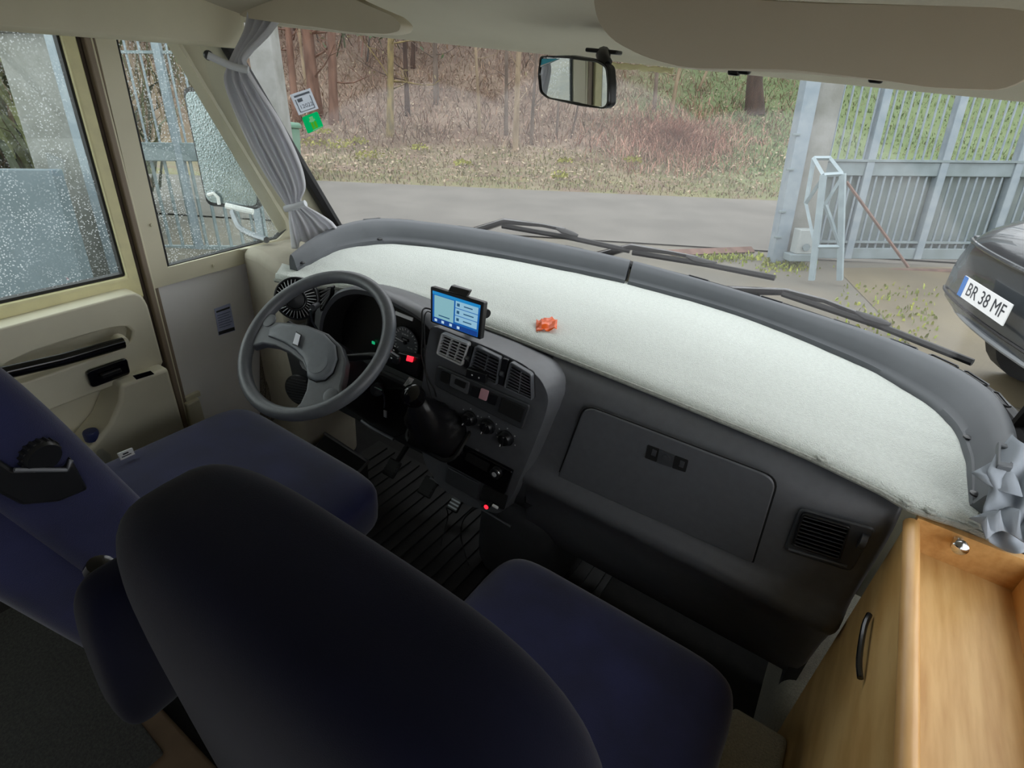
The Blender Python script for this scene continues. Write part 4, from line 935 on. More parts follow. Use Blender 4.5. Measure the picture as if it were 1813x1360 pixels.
# interior mirror
mc = at_y(1019, 148, 1.22); to_cam = (-mc).normalized(); tgt = (Vector((XL, .80, -.22)) - mc).normalized()
mn = (to_cam + tgt).normalized()
mir = thing('rear_view_mirror', mc, 'rear-view mirror in black frame hanging from the headliner', 'mirror')
mp = [at_pl(x, y, mc, mn) for x, y in ((958, 99), (1010, 98), (1062, 107), (1078, 118), (1081, 150), (1080, 186), (1072, 193), (1030, 188), (970, 174), (957, 163), (954, 130))]
mp = round_poly(mp, .008); ctr = sum(mp, Vector()) / len(mp)
MB().prism(mp, mn * -.02).build('shell', m_black, mir, bevel=.004)
inn_ = [p + (ctr - p).normalized() * .0065 for p in mp]
MB().ring([p + mn * .0 for p in mp], inn_, mn * .004).build('frame', m_blackg, mir, bevel=.001)
MB().prism([p + mn * .0008 for p in inn_], mn * .0006).build('glass', m_mirror, mir, smooth=0)
tq = [at_pl(x, y, mc + mn * .0025, mn) for x, y in ((958, 104), (990, 104), (957, 119))]
MB().prism(tq, mn * .0004).build('cyan_triangle', mat('plain_cyan', '#36b7d6', .4), mir, smooth=0)  # flat cyan triangle in the top left corner of the glass
tq = [at_pl(x, y, mc + mn * .0032, mn) for x, y in ((985, 106), (990, 104), (957, 119), (957, 116))]
MB().prism(tq, mn * .0004).build('triangle_edge', m_white, mir, smooth=0)
a = at_y(1068, 97, 1.25); MB().tube([at_pl(1076, 114, mc - mn * .012, mn), at_pl(1070, 106, mc - mn * .012, mn), a], [.011, .012, .016], 12).build('arm', m_black, mir)
MB().box(a + Vector((0, 0, .006)), (.075, .03, .008)).build('foot', m_black, mir, bevel=.003)

# crumpled cream tape along the header beside the mirror
hp_ = catmull([Vector((q.x, q.y - .012, .012)) for q in ws_top[19:22]], 26)
rows = [[q + Vector((0, .004 * noise.noise(Vector((i * .7, r, 2))), -.002 - .012 * r / 3 + .006 * noise.noise(Vector((i * .5, r * .8, 9))))) for i, q in enumerate(hp_)] for r in range(4)]
tag(MB().grid(rows).build('header_tape', m_yellow, solid=.001, smooth=25), 'crumpled cream tape along the header right of the mirror', 'tape')

# ------------------------------------------------------------------ exterior mirror
em_c = at_t(402, 262, 1.98); n_ = Vector((.55, -.83, .05)).normalized()
em_ = thing('wing_mirror', at_t(400, 400, 1.98), 'tall black wing mirror outside the quarter window', 'mirror')
mp = round_poly([at_pl(x, y, em_c, n_) for x, y in ((322, 153), (436, 160), (462, 372), (366, 364))], .03)
ctr = sum(mp, Vector()) / len(mp)
rows = [[p + (ctr - p) * .05 + n_ * .004 for p in mp], mp, [p + n_ * -.03 for p in mp], [p + (ctr - p) * .12 + n_ * -.09 for p in mp], [p + (ctr - p) * .5 + n_ * -.12 for p in mp]]
MB().grid(rows, closed=True, capends=True).build('housing', m_rubber, em_, smooth=50)
m_wet = mat('rain_spotted_mirror', '#9aa6a8', .15, metal=1.0, bump=.35, bscale=160)
MB().prism([p + (ctr - p) * .07 + n_ * .005 for p in mp], n_ * .002).build('glass', m_wet, em_, smooth=0)
MB().tube([at_pl(x, y, em_c + n_ * .02, n_) for x, y in ((368, 345), (378, 342), (386, 350), (388, 362))], .006, 8).build('white_hook', m_white, em_)
MB().tube([at_pl(x, y, em_c + n_ * .02, n_) for x, y in ((400, 364), (448, 375))], .011, 8).build('white_bar', m_white, em_)
MB().tube(catmull([at_t(412, 375, 2.02), at_t(424, 402, 1.98), at_t(445, 415, 1.92), at_t(472, 425, 1.86)], 14), .011, 8).build('support_arm', m_steel, em_)

# ------------------------------------------------------------------ wipers outside the glass
def wiper(nm, label, arm, blade, joint):
    t = thing(nm, at_ws(*arm[0], .03), label, 'wiper', 'windscreen wipers')
    A_ = [at_ws(x, y, .05 if i else .03) for i, (x, y) in enumerate(arm)]
    MB().tube(A_, [.020, .015] + [.009] * (len(A_) - 2), 8, flat=((0, 0, 1), .8)).build('arm', m_blackg, t)
    B2 = [at_ws(x, y, .035) for x, y in blade]
    MB().tube(B2, .009, 6, flat=((0, 0, 1), 1.1)).build('blade', m_rubber, t)
    MB().tube([at_ws(x, y, .045) for x, y in blade[:1] + [((blade[0][0] + blade[-1][0]) / 2, (blade[0][1] + blade[-1][1]) / 2 - 6)] + blade[-1:]], .0035, 6).build('bow', m_black, t)
    j = [at_ws(x, y, .045) for x, y in joint]; MB().tube(j, [.008, .018, .016, .008], 8, flat=((0, 0, 1), .6)).build('joint', m_rubber, t, smooth=60)
wiper('windscreen_wiper', 'leftmost windscreen wiper, arm rising from the pad', [(828, 413), (893, 392), (960, 399), (1000, 407)], [(889, 400), (1000, 419), (1115, 444)], [(985, 404), (997, 409), (1012, 414), (1023, 417)])
wiper('windscreen_wiper', 'middle windscreen wiper, overlapping the leftmost one', [(1058, 453), (1118, 437), (1190, 448), (1235, 457)], [(1120, 447), (1250, 468), (1372, 492)], [(1215, 453), (1230, 459), (1250, 464), (1268, 466)])
wiper('windscreen_wiper', 'rightmost windscreen wiper in front of the dark car', [(1288, 514), (1392, 517), (1460, 533), (1530, 560)], [(1385, 520), (1560, 578), (1722, 642)], [(1515, 552), (1535, 562), (1560, 570), (1576, 575)])
# ------------------------------------------------------------------ stickers inside the windscreen
def ws_quad(px): return [at_ws(x, y, -.006) for x, y in px]
q = ws_quad([(513, 168), (549, 156), (564, 192), (529, 204)])
s1 = thing('inspection_sticker', q[3], 'grey square inspection sticker reading 12022 on the windscreen', 'sticker')
sn = (q[1] - q[0]).cross(q[3] - q[0]).normalized(); sn = sn if sn.dot(q[0]) < 0 else -sn
MB().prism(q, sn * .0008).build('film', film_mat('grey_sticker', '#d9dde2', .6), s1)
def sstrip(u0, u1, v0, v1, m, nm, par, qq): return qstrip(qq, u0, u1, v0, v1, tuple(sn * .001), tuple(sn * .0004), m, nm, par)
m_gp = film_mat('grey_print', '#9aa0a8', .6)
sstrip(.14, .9, .10, .19, m_gp, 'heading', s1, q); sstrip(.22, .46, .28, .44, m_gp, 'print_block', s1, q); sstrip(.12, .16, .28, .9, m_gp, 'print_line', s1, q); sstrip(.84, .88, .28, .9, m_gp, 'print_line', s1, q); sstrip(.16, .84, .88, .91, m_gp, 'print_line', s1, q)
tx = (q[1] - q[0]).normalized(); TM = Matrix.Translation(on_quad(q, .52, .68, sn * .0016)) @ Matrix((tx, sn.cross(tx), sn)).transposed().to_4x4()
MB().text('12022', .017, TM).build('number', film_mat('number_ink', '#5b6068', .6), s1, smooth=0)
q = ws_quad([(534, 208), (562, 197), (573, 224), (545, 237)])
s2 = thing('green_badge_sticker', q[3], 'green rounded sticker with pale figure below the grey one', 'sticker')
MB().prism(round_poly(q, .006), sn * .0008).build('film', film_mat('emerald_film', '#18d69a', .6), s2)
m_pg = film_mat('pale_green_print', '#d6ffe0', .6); m_lg = film_mat('lime_print', '#a6f04a', .6)
sstrip(.40, .62, .14, .46, m_pg, 'figure_top', s2, q); sstrip(.34, .68, .32, .42, m_pg, 'figure_band', s2, q); sstrip(.38, .50, .48, .88, m_lg, 'figure_leg', s2, q); sstrip(.55, .70, .48, .88, m_lg, 'figure_leg', s2, q); sstrip(.34, .92, .92, .96, m_pg, 'base_line', s2, q)
TONE[0] = 0.58
# ------------------------------------------------------------------ land outside (plumb axes: u right, v away, w up)
GH, GS, GK = 2.1, .09, -.04
def gz(u, v): return -GH + GS * v + GK * u
def oray(x, y): return Vector(((x - CX) / F_PX, -(y - CY) / F_PX, 1.0)) @ mo      # plumb components of a sight line
def o_g(x, y):
    d = oray(x, y); return d * (-GH / (d.z - GS * d.y - GK * d.x))
def o_v(x, y, v): d = oray(x, y); return d * (v / d.y)
def o_u(x, y, u): d = oray(x, y); return d * (u / d.x)
FL, FR = o_g(566, 321), o_g(1367, 356)                   # far road edge
ed = Vector((FR.x - FL.x, FR.y - FL.y)).normalized(); en = Vector((-ed.y, ed.x))
def beyond(u, v): return (u - FL.x) * en.x + (v - FL.y) * en.y
def hz(u, v):
    d = beyond(u, v); h = gz(u, v)
    if d > 0:
        h += .10 * d + .17 * max(0, d - 2.5) + .10 * max(0, d - 7)
        h += min(d, 3) / 3 * (.22 * noise.noise(Vector((u * .35, v * .35, 0))) + .06 * noise.noise(Vector((u * 1.4, v * 1.4, 3))))
    return h
def o_hill(x, y):
    d = oray(x, y); t = 6.0
    while t < 90:
        q = d * t
        if q.z < hz(q.x, q.y):
            lo_, hi_ = t - .8, t
            for _ in range(6):
                md = (lo_ + hi_) / 2; q = d * md
                if q.z < hz(q.x, q.y): hi_ = md
                else: lo_ = md
            return d * hi_
        t += .8
    return d * 60
# colours
def mixc(a, b_, t): return tuple(x * (1 - t) + y * t for x, y in zip(a, b_))
C_LIT, C_LIT2, C_GRN, C_YEL, C_BRK = lin('#a8937f'), lin('#8a7260'), lin('#82925f'), lin('#9f9a66'), lin('#a98372')
GR1 = o_hill(1330, 240); GR2 = o_hill(1620, 235); BR1 = o_hill(1200, 235)
def ground_col(u, v):
    d = beyond(u, v); n1 = noise.noise(Vector((u * .9, v * .9, 5))); n2 = noise.noise(Vector((u * 3.1, v * 3.1, 9)))
    c = mixc(mixc(C_LIT, C_LIT2, min(1, max(0, .5 + n1 * .9))), lin('#5a4034'), min(.85, max(0, (d - 7) / 9)))
    if d < 4.5: c = mixc(c, mixc(C_GRN, C_YEL, .5 + .5 * n2), max(0, min(1, (.55 + n2 * .8) * (1 - d / 4.5))))
    gd_ = min((Vector((u, v)) - Vector((GR1.x, GR1.y))).length / 4.0, (Vector((u, v)) - Vector((GR2.x, GR2.y))).length / 9.0)
    if gd_ < 1.2: c = mixc(c, mixc(C_GRN, lin('#74895a'), .5 + .5 * n1), max(0, min(1, (1.2 - gd_) * 2.2 + n2 * .3)))
    return c
m_land = mat('woodland_floor', '#7a6757', .95, attr=True, bump=.7, bscale=14)
b = MB(); nu, nv = 150, 90
us = [-48 + 100 * i / nu for i in range(nu + 1)]
rows = []
for k in range(nv + 1):
    d = .0 + 55 * (k / nv) ** 1.7
    row = []
    for uu in us:
        p = FL.xy + ed * (uu - FL.x) + en * d if False else Vector((FL.x, FL.y)) + ed * (uu + 6) + en * d
        row.append(Vector((p.x, p.y, hz(p.x, p.y))))
    rows.append(row)
b.grid(rows)
b.c = []
for f in b.f:
    c = Vector((0, 0, 0))
    for i in f: c += Vector(b.v[i])
    c /= 4; b.c.append(ground_col(c.x, c.y))
struct(b.build('hillside', m_land, out=True, smooth=80, recalc=False), 'leaf-littered wooded slope beyond the road', 'hillside')
# yard and road
def wave(p): return Vector((p[0], p[1], gz(p[0], p[1])))
m_road = mat('pale_worn_asphalt', '#86827a', .85, var=.12, scale=1.2, bump=.5, bscale=60)
m_yard = mat('wet_gravel_yard', '#7d7a70', .75, col2='#8f8878', scale=.9, bump=.7, bscale=45)
m_ochre = mat('wet_ochre_ground', '#80745c', .5, col2='#978a6c', scale=1.1, bump=.5, bscale=30)
NL, NR = o_g(600, 398), o_g(1356, 445)
def strip(p0, p1, p2, p3, lift, m, nm, lab, cat, n=30):
    rows = []
    for k in range(7):
        t = k / 6; a = p0.lerp(p1, t); c = p3.lerp(p2, t)
        rows.append([Vector((a.lerp(c, j / n).x, a.lerp(c, j / n).y, gz(a.lerp(c, j / n).x, a.lerp(c, j / n).y) + lift)) for j in range(n + 1)])
    return struct(MB().grid(rows).build(nm, m, out=True), lab, cat)
e2 = Vector((NR.x - NL.x, NR.y - NL.y)).normalized()
strip(FL - Vector((ed.x, ed.y, 0)) * 45, NL - Vector((e2.x, e2.y, 0)) * 45, NR + Vector((e2.x, e2.y, 0)) * 40, FR + Vector((ed.x, ed.y, 0)) * 45, .012, m_road, 'road', 'pale grey lane running past the gate', 'road')
strip(Vector((-45, 14, 0)), Vector((-45, -12, 0)), Vector((50, -12, 0)), Vector((50, 14, 0)), -.01, m_yard, 'yard', 'gravel yard in front of the vehicle', 'yard')
a = [o_g(x, y) for x, y in ((1480, 474), (1813, 468), (1813, 790), (1690, 690))]
strip(a[0], a[3], a[2] + Vector((2.5, -1, 0)), a[1] + Vector((3, .5, 0)), -.004, m_ochre, 'forecourt', 'wet ochre ground under the parked car', 'ground')

# ---- loose growth: blades in real geometry, one object per kind
def blades(nm, label, cat, pts, cols, hmin, hmax, width, bend, m, seg=2):
    V = []; Fc = []; C = []
    for p, c in zip(pts, cols):
        h = random.uniform(hmin, hmax); a = random.uniform(0, 6.283); w = width * random.uniform(.6, 1.4)
        d = Vector((math.cos(a), math.sin(a), 0)); s = Vector((-d.y, d.x, 0)) * w; bd = bend * random.uniform(.2, 1.2) * h
        o = len(V); q = Vector(p)
        V += [q - s, q + s, q + d * bd * .35 + Vector((0, 0, h * .6)) + s * .7, q + d * bd * .35 + Vector((0, 0, h * .6)) - s * .7, q + d * bd + Vector((0, 0, h * random.uniform(.75, 1)))]
        Fc += [(o, o + 1, o + 2, o + 3), (o + 3, o + 2, o + 4)]; f = random.uniform(.7, 1.3); c = tuple(min(1, x * f) for x in c); C += [c, c]
    b = MB(); b.v = [tuple(q) for q in V]; b.f = Fc; b.c = C
    o = b.build(nm, m, out=True, smooth=0, recalc=False); tag(o, label, cat, kind='stuff'); return o
m_blade = mat('plant_blades', '#7f8f50', .8, attr=True)
def scatter(n, f):
    P_ = []; Cc = []
    while len(P_) < n:
        r = f()
        if r: P_.append(r[0]); Cc.append(r[1])
    return P_, Cc
def from_px(x0, x1, y0, y1, colf, dmin=.0):
    def f():
        q = o_hill(random.uniform(x0, x1), random.uniform(y0, y1))
        if beyond(q.x, q.y) < dmin: return None
        q.z = hz(q.x, q.y) - .02; return q, colf(q)
    return f
def bracken_px():
    a, r = random.uniform(0, 6.283), abs(random.gauss(0, .55))
    if r > 1.25: return None
    q = o_hill(1195 + 160 * r * math.cos(a) * (1 if math.cos(a) < 0 else .85) + 30 * math.sin(a) * r, 250 + 62 * r * math.sin(a))
    if beyond(q.x, q.y) < .7: return None
    q.z = hz(q.x, q.y) - .02; return q, lin(random.choice(('#d9a790', '#c8937f', '#e6b8a0', '#b98472', '#cda78f', '#a98f78')))
pick = lambda *cs: (lambda q: lin(random.choice(cs)))
P_, Cc = scatter(9000, from_px(480, 1400, 262, 352, pick('#8f9a65', '#a09c62', '#9a8a6b', '#a58c74', '#97806c', '#b09a80', '#a59668', '#8a8f5c'), .05))
blades('verge_grass', 'short yellow-green grass on the verge along the road', 'grass', P_, Cc, .04, .15, .012, 1.0, m_blade)
P_, Cc = scatter(4200, from_px(1262, 1813, 140, 305, pick('#83965f', '#8f9f6a', '#778c55', '#94946a', '#6f8450'), .6))
blades('meadow_grass', 'bright green grass right of the bracken and behind the gate', 'grass', P_, Cc, .05, .18, .02, .7, m_blade)
P_, Cc = scatter(7000, bracken_px)
blades('dead_bracken', 'russet dead bracken on the bank left of the green meadow', 'bracken', P_, Cc, .12, .5, .010, 1.6, m_blade)
P_, Cc = scatter(14000, from_px(440, 1420, 60, 262, pick('#a08070', '#8f6f5e', '#b39280', '#7d6252', '#b89a7e', '#9c8a72'), 2.2))
blades('leaf_litter', 'brown twigs and dead leaves covering the wood floor', 'leaf litter', P_, Cc, .06, .4, .011, 2.0, m_blade)
P_, Cc = scatter(11000, lambda: (lambda u, v: (Vector((u, v, hz(u, v) + random.uniform(0, 2.5))), lin(random.choice(('#4d342b', '#5d3e33', '#714e40', '#463b34', '#565c42', '#7d5c4a', '#9a7c62')))) if beyond(u, v) > 9 else None)(random.uniform(-34, 26), random.uniform(18, 46)))
blades('undergrowth', 'tall reddish-brown thicket deep in the wood', 'undergrowth', P_, Cc, .5, 2.6, .022, 1.1, m_blade)
P_, Cc = scatter(7000, from_px(470, 1400, 60, 345, pick('#c9b296', '#b89a80', '#d6c3a4', '#a58468', '#c0a890'), .3))
b = MB()
for p, c in zip(P_, Cc):
    e = random.uniform(.02, .06); d_ = Vector((random.uniform(-1, 1), random.uniform(-1, 1), random.uniform(-.2, .5))).normalized() * e; w = d_.cross(Vector((.2, -.3, 1))).normalized() * e * .6; p = Vector(p) + Vector((0, 0, random.uniform(.03, .2)))
    b.add([p - d_, p + w, p + d_, p - w], [(0, 1, 2, 3)], c)
tag(b.build('fallen_leaves', m_blade, out=True, smooth=0, recalc=False), 'pale fallen leaves scattered over bank and wood floor', 'leaves', kind='stuff')
P_, Cc = scatter(2400, lambda: (lambda u, v: (Vector((u, v, hz(u, v))), lin(random.choice(('#5a5a40', '#6f7350', '#7d6a52', '#8c7a5f')))) if beyond(u, v) > .8 else None)(random.uniform(-22, -9), random.uniform(9, 26)))
blades('hedge_bank', 'olive and brown brush beyond the left gate leaf', 'brush', P_, Cc, .3, 1.6, .03, .6, m_blade)

# gorse-like yellow tufts: each a plant of its own
m_tuft = mat('yellow_green_leaf', '#b5b455', .8, var=.25, scale=9)
for i, (x, y, s) in enumerate(((556, 262, .34), (602, 270, .42), (632, 258, .30), (655, 286, .36), (575, 240, .25), (745, 268, .25), (820, 296, .24), (990, 318, .22), (1120, 290, .25), (1000, 290, .2))):
    q = o_hill(x, y); b = MB()
    for k in range(70):
        a = random.uniform(0, 6.283); r = s * random.random() ** .5; h = random.uniform(.3, 1) * s
        c = q + Vector((math.cos(a) * r, math.sin(a) * r, h * (1 - .5 * r / s))); e = .03 + .03 * random.random()
        d = Vector((random.uniform(-1, 1), random.uniform(-1, 1), random.uniform(-.3, 1))).normalized() * e; w = d.cross(Vector((random.random(), 1, .3))).normalized() * e * .5
        b.add([c - d, c + w, c + d, c - w], [(0, 1, 2, 3)])
    o = b.build('gorse_tuft', m_tuft, out=True, smooth=0, recalc=False)
    tag(o, 'low yellow-green leafy tuft on the roadside bank', 'shrub', 'yellow-green tufts on the bank')

# ---- trees
m_bark = {'grey': mat('grey_bark', '#8a7a6d', .9, col2='#5c4d43', scale=5, bump=.8, bscale=18, stretch=(1, 1, .25)),
          'red': mat('reddish_bark', '#9a7663', .9, col2='#6b4c3e', scale=5, bump=.8, bscale=18, stretch=(1, 1, .25)),
          'lichen': mat('lichen_bark', '#a8955f', .9, col2='#6f6047', scale=7, bump=.8, bscale=18, stretch=(1, 1, .3)),
          'pale': mat('pale_bark', '#b5a184', .9, col2='#8a765e', scale=6, bump=.6, bscale=18, stretch=(1, 1, .3)),
          'dark': mat('dark_bark', '#5b463b', .9, col2='#43342c', scale=6, bump=.6, bscale=18, stretch=(1, 1, .3))}
m_leafp = mat('pale_dry_leaves', '#b3a584', .8, var=.3, scale=3); m_leafg = mat('dull_green_leaves', '#7d8a50', .8, var=.3, scale=3)
def tree(label, base, top_px, r, kind, group=None, nb=10, leaves=0, lm=None, height=9, nm='bare_tree'):
    base = base - Vector((0, 0, .15))
    d = oray(*top_px); tp = d * (base.y / d.y) ; dirv = (tp - base); dirv = dirv / max(dirv.z, .1)
    t = thing(nm, base, label, 'tree', group, out=True)
    n = 9; pts = [base + dirv * (height * k / (n - 1)) + Vector((noise.noise(Vector((k * .7, base.x, 1))), noise.noise(Vector((k * .7, base.x, 5))), 0)) * r * 1.6 for k in range(n)]
    MB().tube(pts, [r * (1.25 if k == 0 else 1 - .07 * k) for k in range(n)], 9).build('trunk', m_bark[kind], t, out=True, smooth=70)
    lf = MB(); tw_ = MB()
    for k in range(nb):
        h = random.uniform(.12, .75); p = base + dirv * (height * h); a = random.uniform(0, 6.283); L_ = random.uniform(.6, 2.0)
        q = [p]; dd = Vector((math.cos(a), math.sin(a) * .6, random.uniform(-.1, .9))).normalized()
        for s in range(4): q.append(q[-1] + dd * L_ / 4); dd = (dd + Vector((random.uniform(-.4, .4), random.uniform(-.4, .4), random.uniform(-.15, .3)))).normalized()
        rb_ = max(.012, r * .22)
        MB().tube(q, [rb_, rb_ * .8, rb_ * .6, rb_ * .45, rb_ * .25], 4).build('branch', m_bark[kind], t, out=True)
        for s in range(2):                                     # twigs
            p_ = q[random.choice((1, 2, 3))]; d2 = Vector((random.uniform(-1, 1), random.uniform(-.6, .6), random.uniform(-.3, .8))).normalized() * random.uniform(.2, .6)
            tw_.tube([p_, p_ + d2 * .5 + Vector((0, 0, .03)), p_ + d2], [rb_ * .45, rb_ * .35, rb_ * .2], 3)
        for _ in range(leaves // max(nb, 1)):
            c = q[random.choice((2, 3, 4))] + Vector((random.uniform(-.2, .2), random.uniform(-.2, .2), random.uniform(-.15, .15))); e = random.uniform(.04, .09)
            d_ = Vector((random.uniform(-1, 1), random.uniform(-1, 1), random.uniform(-1, .5))).normalized() * e; w = d_.cross(Vector((.3, random.random(), 1))).normalized() * e * .5
            lf.add([c - d_, c + w, c + d_, c - w], [(0, 1, 2, 3)])
    if tw_.f: tw_.build('twigs', m_bark[kind], t, out=True)['kind'] = 'stuff'
    if lf.f: o = lf.build('leaves', lm or m_leafp, t, out=True, smooth=0, recalc=False); o['kind'] = 'stuff'
    return t
T = [('leftmost reddish trunk behind the curtain edge', (522, 215), (508, 60), .14, 'red', 8, 0),
     ('thick reddish-grey tree trunk behind the grey sticker', (566, 210), (548, 45), .24, 'red', 8, 30),
     ('brown tree just right of the windscreen stickers', (592, 218), (590, 60), .17, 'red', 10, 60),
     ('slim sapling with pale dry leaves above the sticker', (541, 150), (534, 90), .05, 'pale', 8, 80),
     ('tree with yellow lichen on its trunk', (693, 240), (692, 70), .13, 'lichen', 12, 40),
     ('dark slender tree right of the lichen tree', (722, 205), (716, 75), .08, 'dark', 10, 30),
     ('thin grey tree in the middle of the wood', (772, 185), (768, 85), .09, 'grey', 10, 40),
     ('forked pale sapling halfway to the mirror', (850, 238), (846, 150), .05, 'pale', 10, 30),
     ('grey sapling beside the pale pole tree', (896, 240), (898, 95), .06, 'grey', 10, 40),
     ('tall pale pole-like tree left of the mirror', (912, 268), (920, 95), .085, 'pale', 10, 30),
     ('thin stem just left of the mirror frame', (940, 255), (948, 150), .05, 'grey', 8, 0),
     ('thin twiggy stem below the mirror', (985, 245), (990, 150), .035, 'grey', 10, 0),
     ('leaning twiggy stem below the mirror', (1010, 245), (1022, 190), .03, 'grey', 10, 0),
     ('grey sapling right of the mirror', (1158, 195), (1166, 120), .07, 'grey', 8, 20),
     ('leaning pale sapling above the russet bracken', (1190, 195), (1202, 128), .07, 'pale', 8, 0),
     ('short broken pale stem under the visor', (1232, 160), (1248, 130), .05, 'pale', 5, 0),
     ('stout ivy-clad trunk at the meadow edge', (1336, 198), (1345, 130), .36, 'dark', 6, 120),
     ('thin reddish trunk beside the ivy-clad one', (1325, 195), (1332, 130), .10, 'red', 5, 0)]
for lab, bp, tpx, r, kd, nb, lv in T:
    nb = int(nb * 1.5)
    tree(lab, o_hill(*bp), tpx, r * (.75 if r > .1 else .9), kd, None, nb, lv, m_leafg if 'ivy' in lab else m_leafp)
for i in range(62):
    u, v = random.uniform(-30, 24), random.uniform(24, 44)
    q = Vector((u, v, hz(u, v))); 
    if beyond(u, v) < 8: continue
    tp = Vector((u + random.uniform(-.6, .6), v, q.z + 5)); c = mo @ tp
    tree('distant bare tree standing deep in the brown wood', q, (CX + F_PX * c.x / c.z, CY - F_PX * c.y / c.z), random.uniform(.05, .14), random.choice(('grey', 'red', 'dark', 'dark', 'pale')), 'bare trees deep in the wood', 5, 15 if i % 2 else 0, random.choice((m_leafp, m_leafg)), 10)
# evergreen bough high behind the lichen tree
q = o_hill(730, 120); b = MB()
for k in range(500):
    c = q + Vector((random.gauss(0, 1.6), random.gauss(0, 1), random.gauss(2.2, .7))); e = random.uniform(.1, .22); d_ = Vector((random.uniform(-1, 1), random.uniform(-1, 1), random.uniform(-.6, .6))).normalized() * e; w = d_.cross(Vector((.3, .2, 1))).normalized() * e * .35
    b.add([c - d_, c + w, c + d_, c - w], [(0, 1, 2, 3)])
ev = thing('evergreen_shrub', q, 'green evergreen crown high behind the lichen tree', 'tree', out=True)
b.build('foliage', mat('evergreen_leaf', '#5f7a4f', .8, var=.3, scale=2), ev, out=True, smooth=0, recalc=False)['kind'] = 'stuff'
MB().tube([q - Vector((0, 0, .3)), q + Vector((.1, 0, 1)), q + Vector((0, 0, 2.6))], [.09, .07, .04], 7).build('trunk', m_bark['dark'], ev, out=True)
# wheeled bin across the road
bq = o_g(510, 318); bq.z = hz(bq.x, bq.y); s = .62
m_bin = mat('pale_green_plastic', '#7fae96', .5, var=.06, scale=4)
bn = thing('wheelie_bin', bq, 'pale green waste bin across the road behind the curtain', 'bin', out=True)
rows = [[bq + Vector((x * w, y * w, z)) for x, y in ((-.3, -.32), (.3, -.32), (.3, .32), (-.3, .32))] for z, w in ((.05, .78), (1.02, 1.0))]
MB().grid(rows, closed=True, capends=True).build('body', m_bin, bn, out=True, bevel=.03)
rows = [[bq + Vector((x * w, y * w, z)) for x, y in ((-.33, -.36), (.33, -.36), (.33, .36), (-.33, .36))] for z, w in ((1.02, 1.0), (1.09, 1.02), (1.14, .9))]
MB().grid(rows, closed=True, capends=True).build('lid', m_bin, bn, out=True, bevel=.02)
for sx in (-1, 1): MB().cyl(bq + Vector((sx * .22, .3, .1)), bq + Vector((sx * .28, .3, .1)), .1, n=16).build('wheel', m_rubber, bn, out=True)
TONE[0] = 0.80
# ------------------------------------------------------------------ gate on the right
m_gate = mat('weathered_blue_paint', '#8997a0', .55, col2='#9ca7ad', scale=6, bump=.3, bscale=40)
m_gate2 = mat('grey_painted_steel', '#8b999d', .55, col2='#7a8788', scale=5, bump=.3, bscale=40)
m_sheet = mat('dull_zinc_sheet', '#7d8987', .6, col2='#8f9a97', scale=3, bump=.3, bscale=20)
m_conc = mat('rough_concrete', '#9b9c98', .9, col2='#85867f', scale=4, bump=.8, bscale=30)
m_rust = mat('rusty_steel', '#8c6f63', .7, col2='#70564b', scale=10)
VG = 8.35
def gpt(x, y, v=VG): return o_v(x, y, v)
base = gpt(1500, 462); zt_ = 1.7
rail_z = gpt(1600, 287).z; rail_z2 = gpt(1600, 312).z; bot_z = gpt(1600, 430).z; bot_z2 = gpt(1600, 458).z
gt = thing('driveway_gate', (gpt(1600, 460).x, VG, bot_z2), 'tall grey-blue barred steel gate standing open on the right', 'gate', out=True)
uL, uR = gpt(1402, 300).x, gpt(1813, 300).x + 2.6
MB().bx(uL, uR, VG - .05, VG + .05, rail_z2, rail_z).build('middle_rail', m_gate2, gt, out=True, bevel=.01)
MB().bx(uL, uR, VG - .08, VG + .08, rail_z, rail_z + .03).build('rail_cap', m_gate2, gt, out=True)
MB().bx(uL, uR, VG - .05, VG + .05, bot_z2, bot_z2 + .16).build('bottom_rail', m_gate2, gt, out=True, bevel=.01)
MB().bx(uL, uR, VG - .06, VG + .04, bot_z, bot_z + .03).build('lower_bead', m_gate2, gt, out=True)
MB().bx(uL, uR, VG + .06, VG + .07, bot_z2, rail_z2).build('backing_sheet', m_sheet, gt, out=True)
for x in (1537, 1668, 1800):
    u = gpt(x, 290).x; MB().bx(u - .055, u + .055, VG - .07, VG + .05, bot_z2, zt_).build('upright', m_gate, gt, out=True, bevel=.008)
u = uL + .02; k = 0; ups = [gpt(x, 290).x for x in (1537, 1668, 1800)]
bar_u = None; bar_l = None
while u < uR:
    if all(abs(u - q) > .07 for q in ups):
        if bar_u is None:
            bar_u = MB().tube([Vector((u, VG, rail_z)), Vector((u, VG, zt_))], .014, 6).build('bar', m_gate, gt, out=True); u0 = u
            bar_l = MB().tube([Vector((u, VG - .02, bot_z2 + .1)), Vector((u, VG - .02, rail_z2))], .016, 6).build('bar', m_gate, gt, out=True)
        else:
            for s in (bar_u, bar_l):
                o = s.copy(); COL.objects.link(o); o.location = s.location + (RO @ Vector((u - u0, 0, 0)))
    u += .118
# gate post: broad steel column with a mesh-like rough side
pb = gpt(1358, 462, 8.2); uA, uB = gpt(1392, 300, 8.2).x, gpt(1452, 300, 8.2).x
po = thing('gate_post', (uA, 8.2, bot_z2), 'broad grey steel gate post right of the lane', 'post', out=True)
MB().bx(uA - .02, uA + .17, 8.05, 8.25, pb.z, zt_).build('column', m_gate, po, out=True, bevel=.008)
MB().bx(uA + .17, uB + .06, 8.14, 8.26, pb.z, zt_).build('concrete_pier', m_conc, po, out=True, bevel=.01)
for y in (238, 300, 375, 420):
    q = gpt(1392 - (y - 300) * .18, y, 8.04); MB().box(q + Vector((.05, 0, 0)), (.10, .03, .03)).build('hinge', m_gate2, po, out=True, bevel=.004)
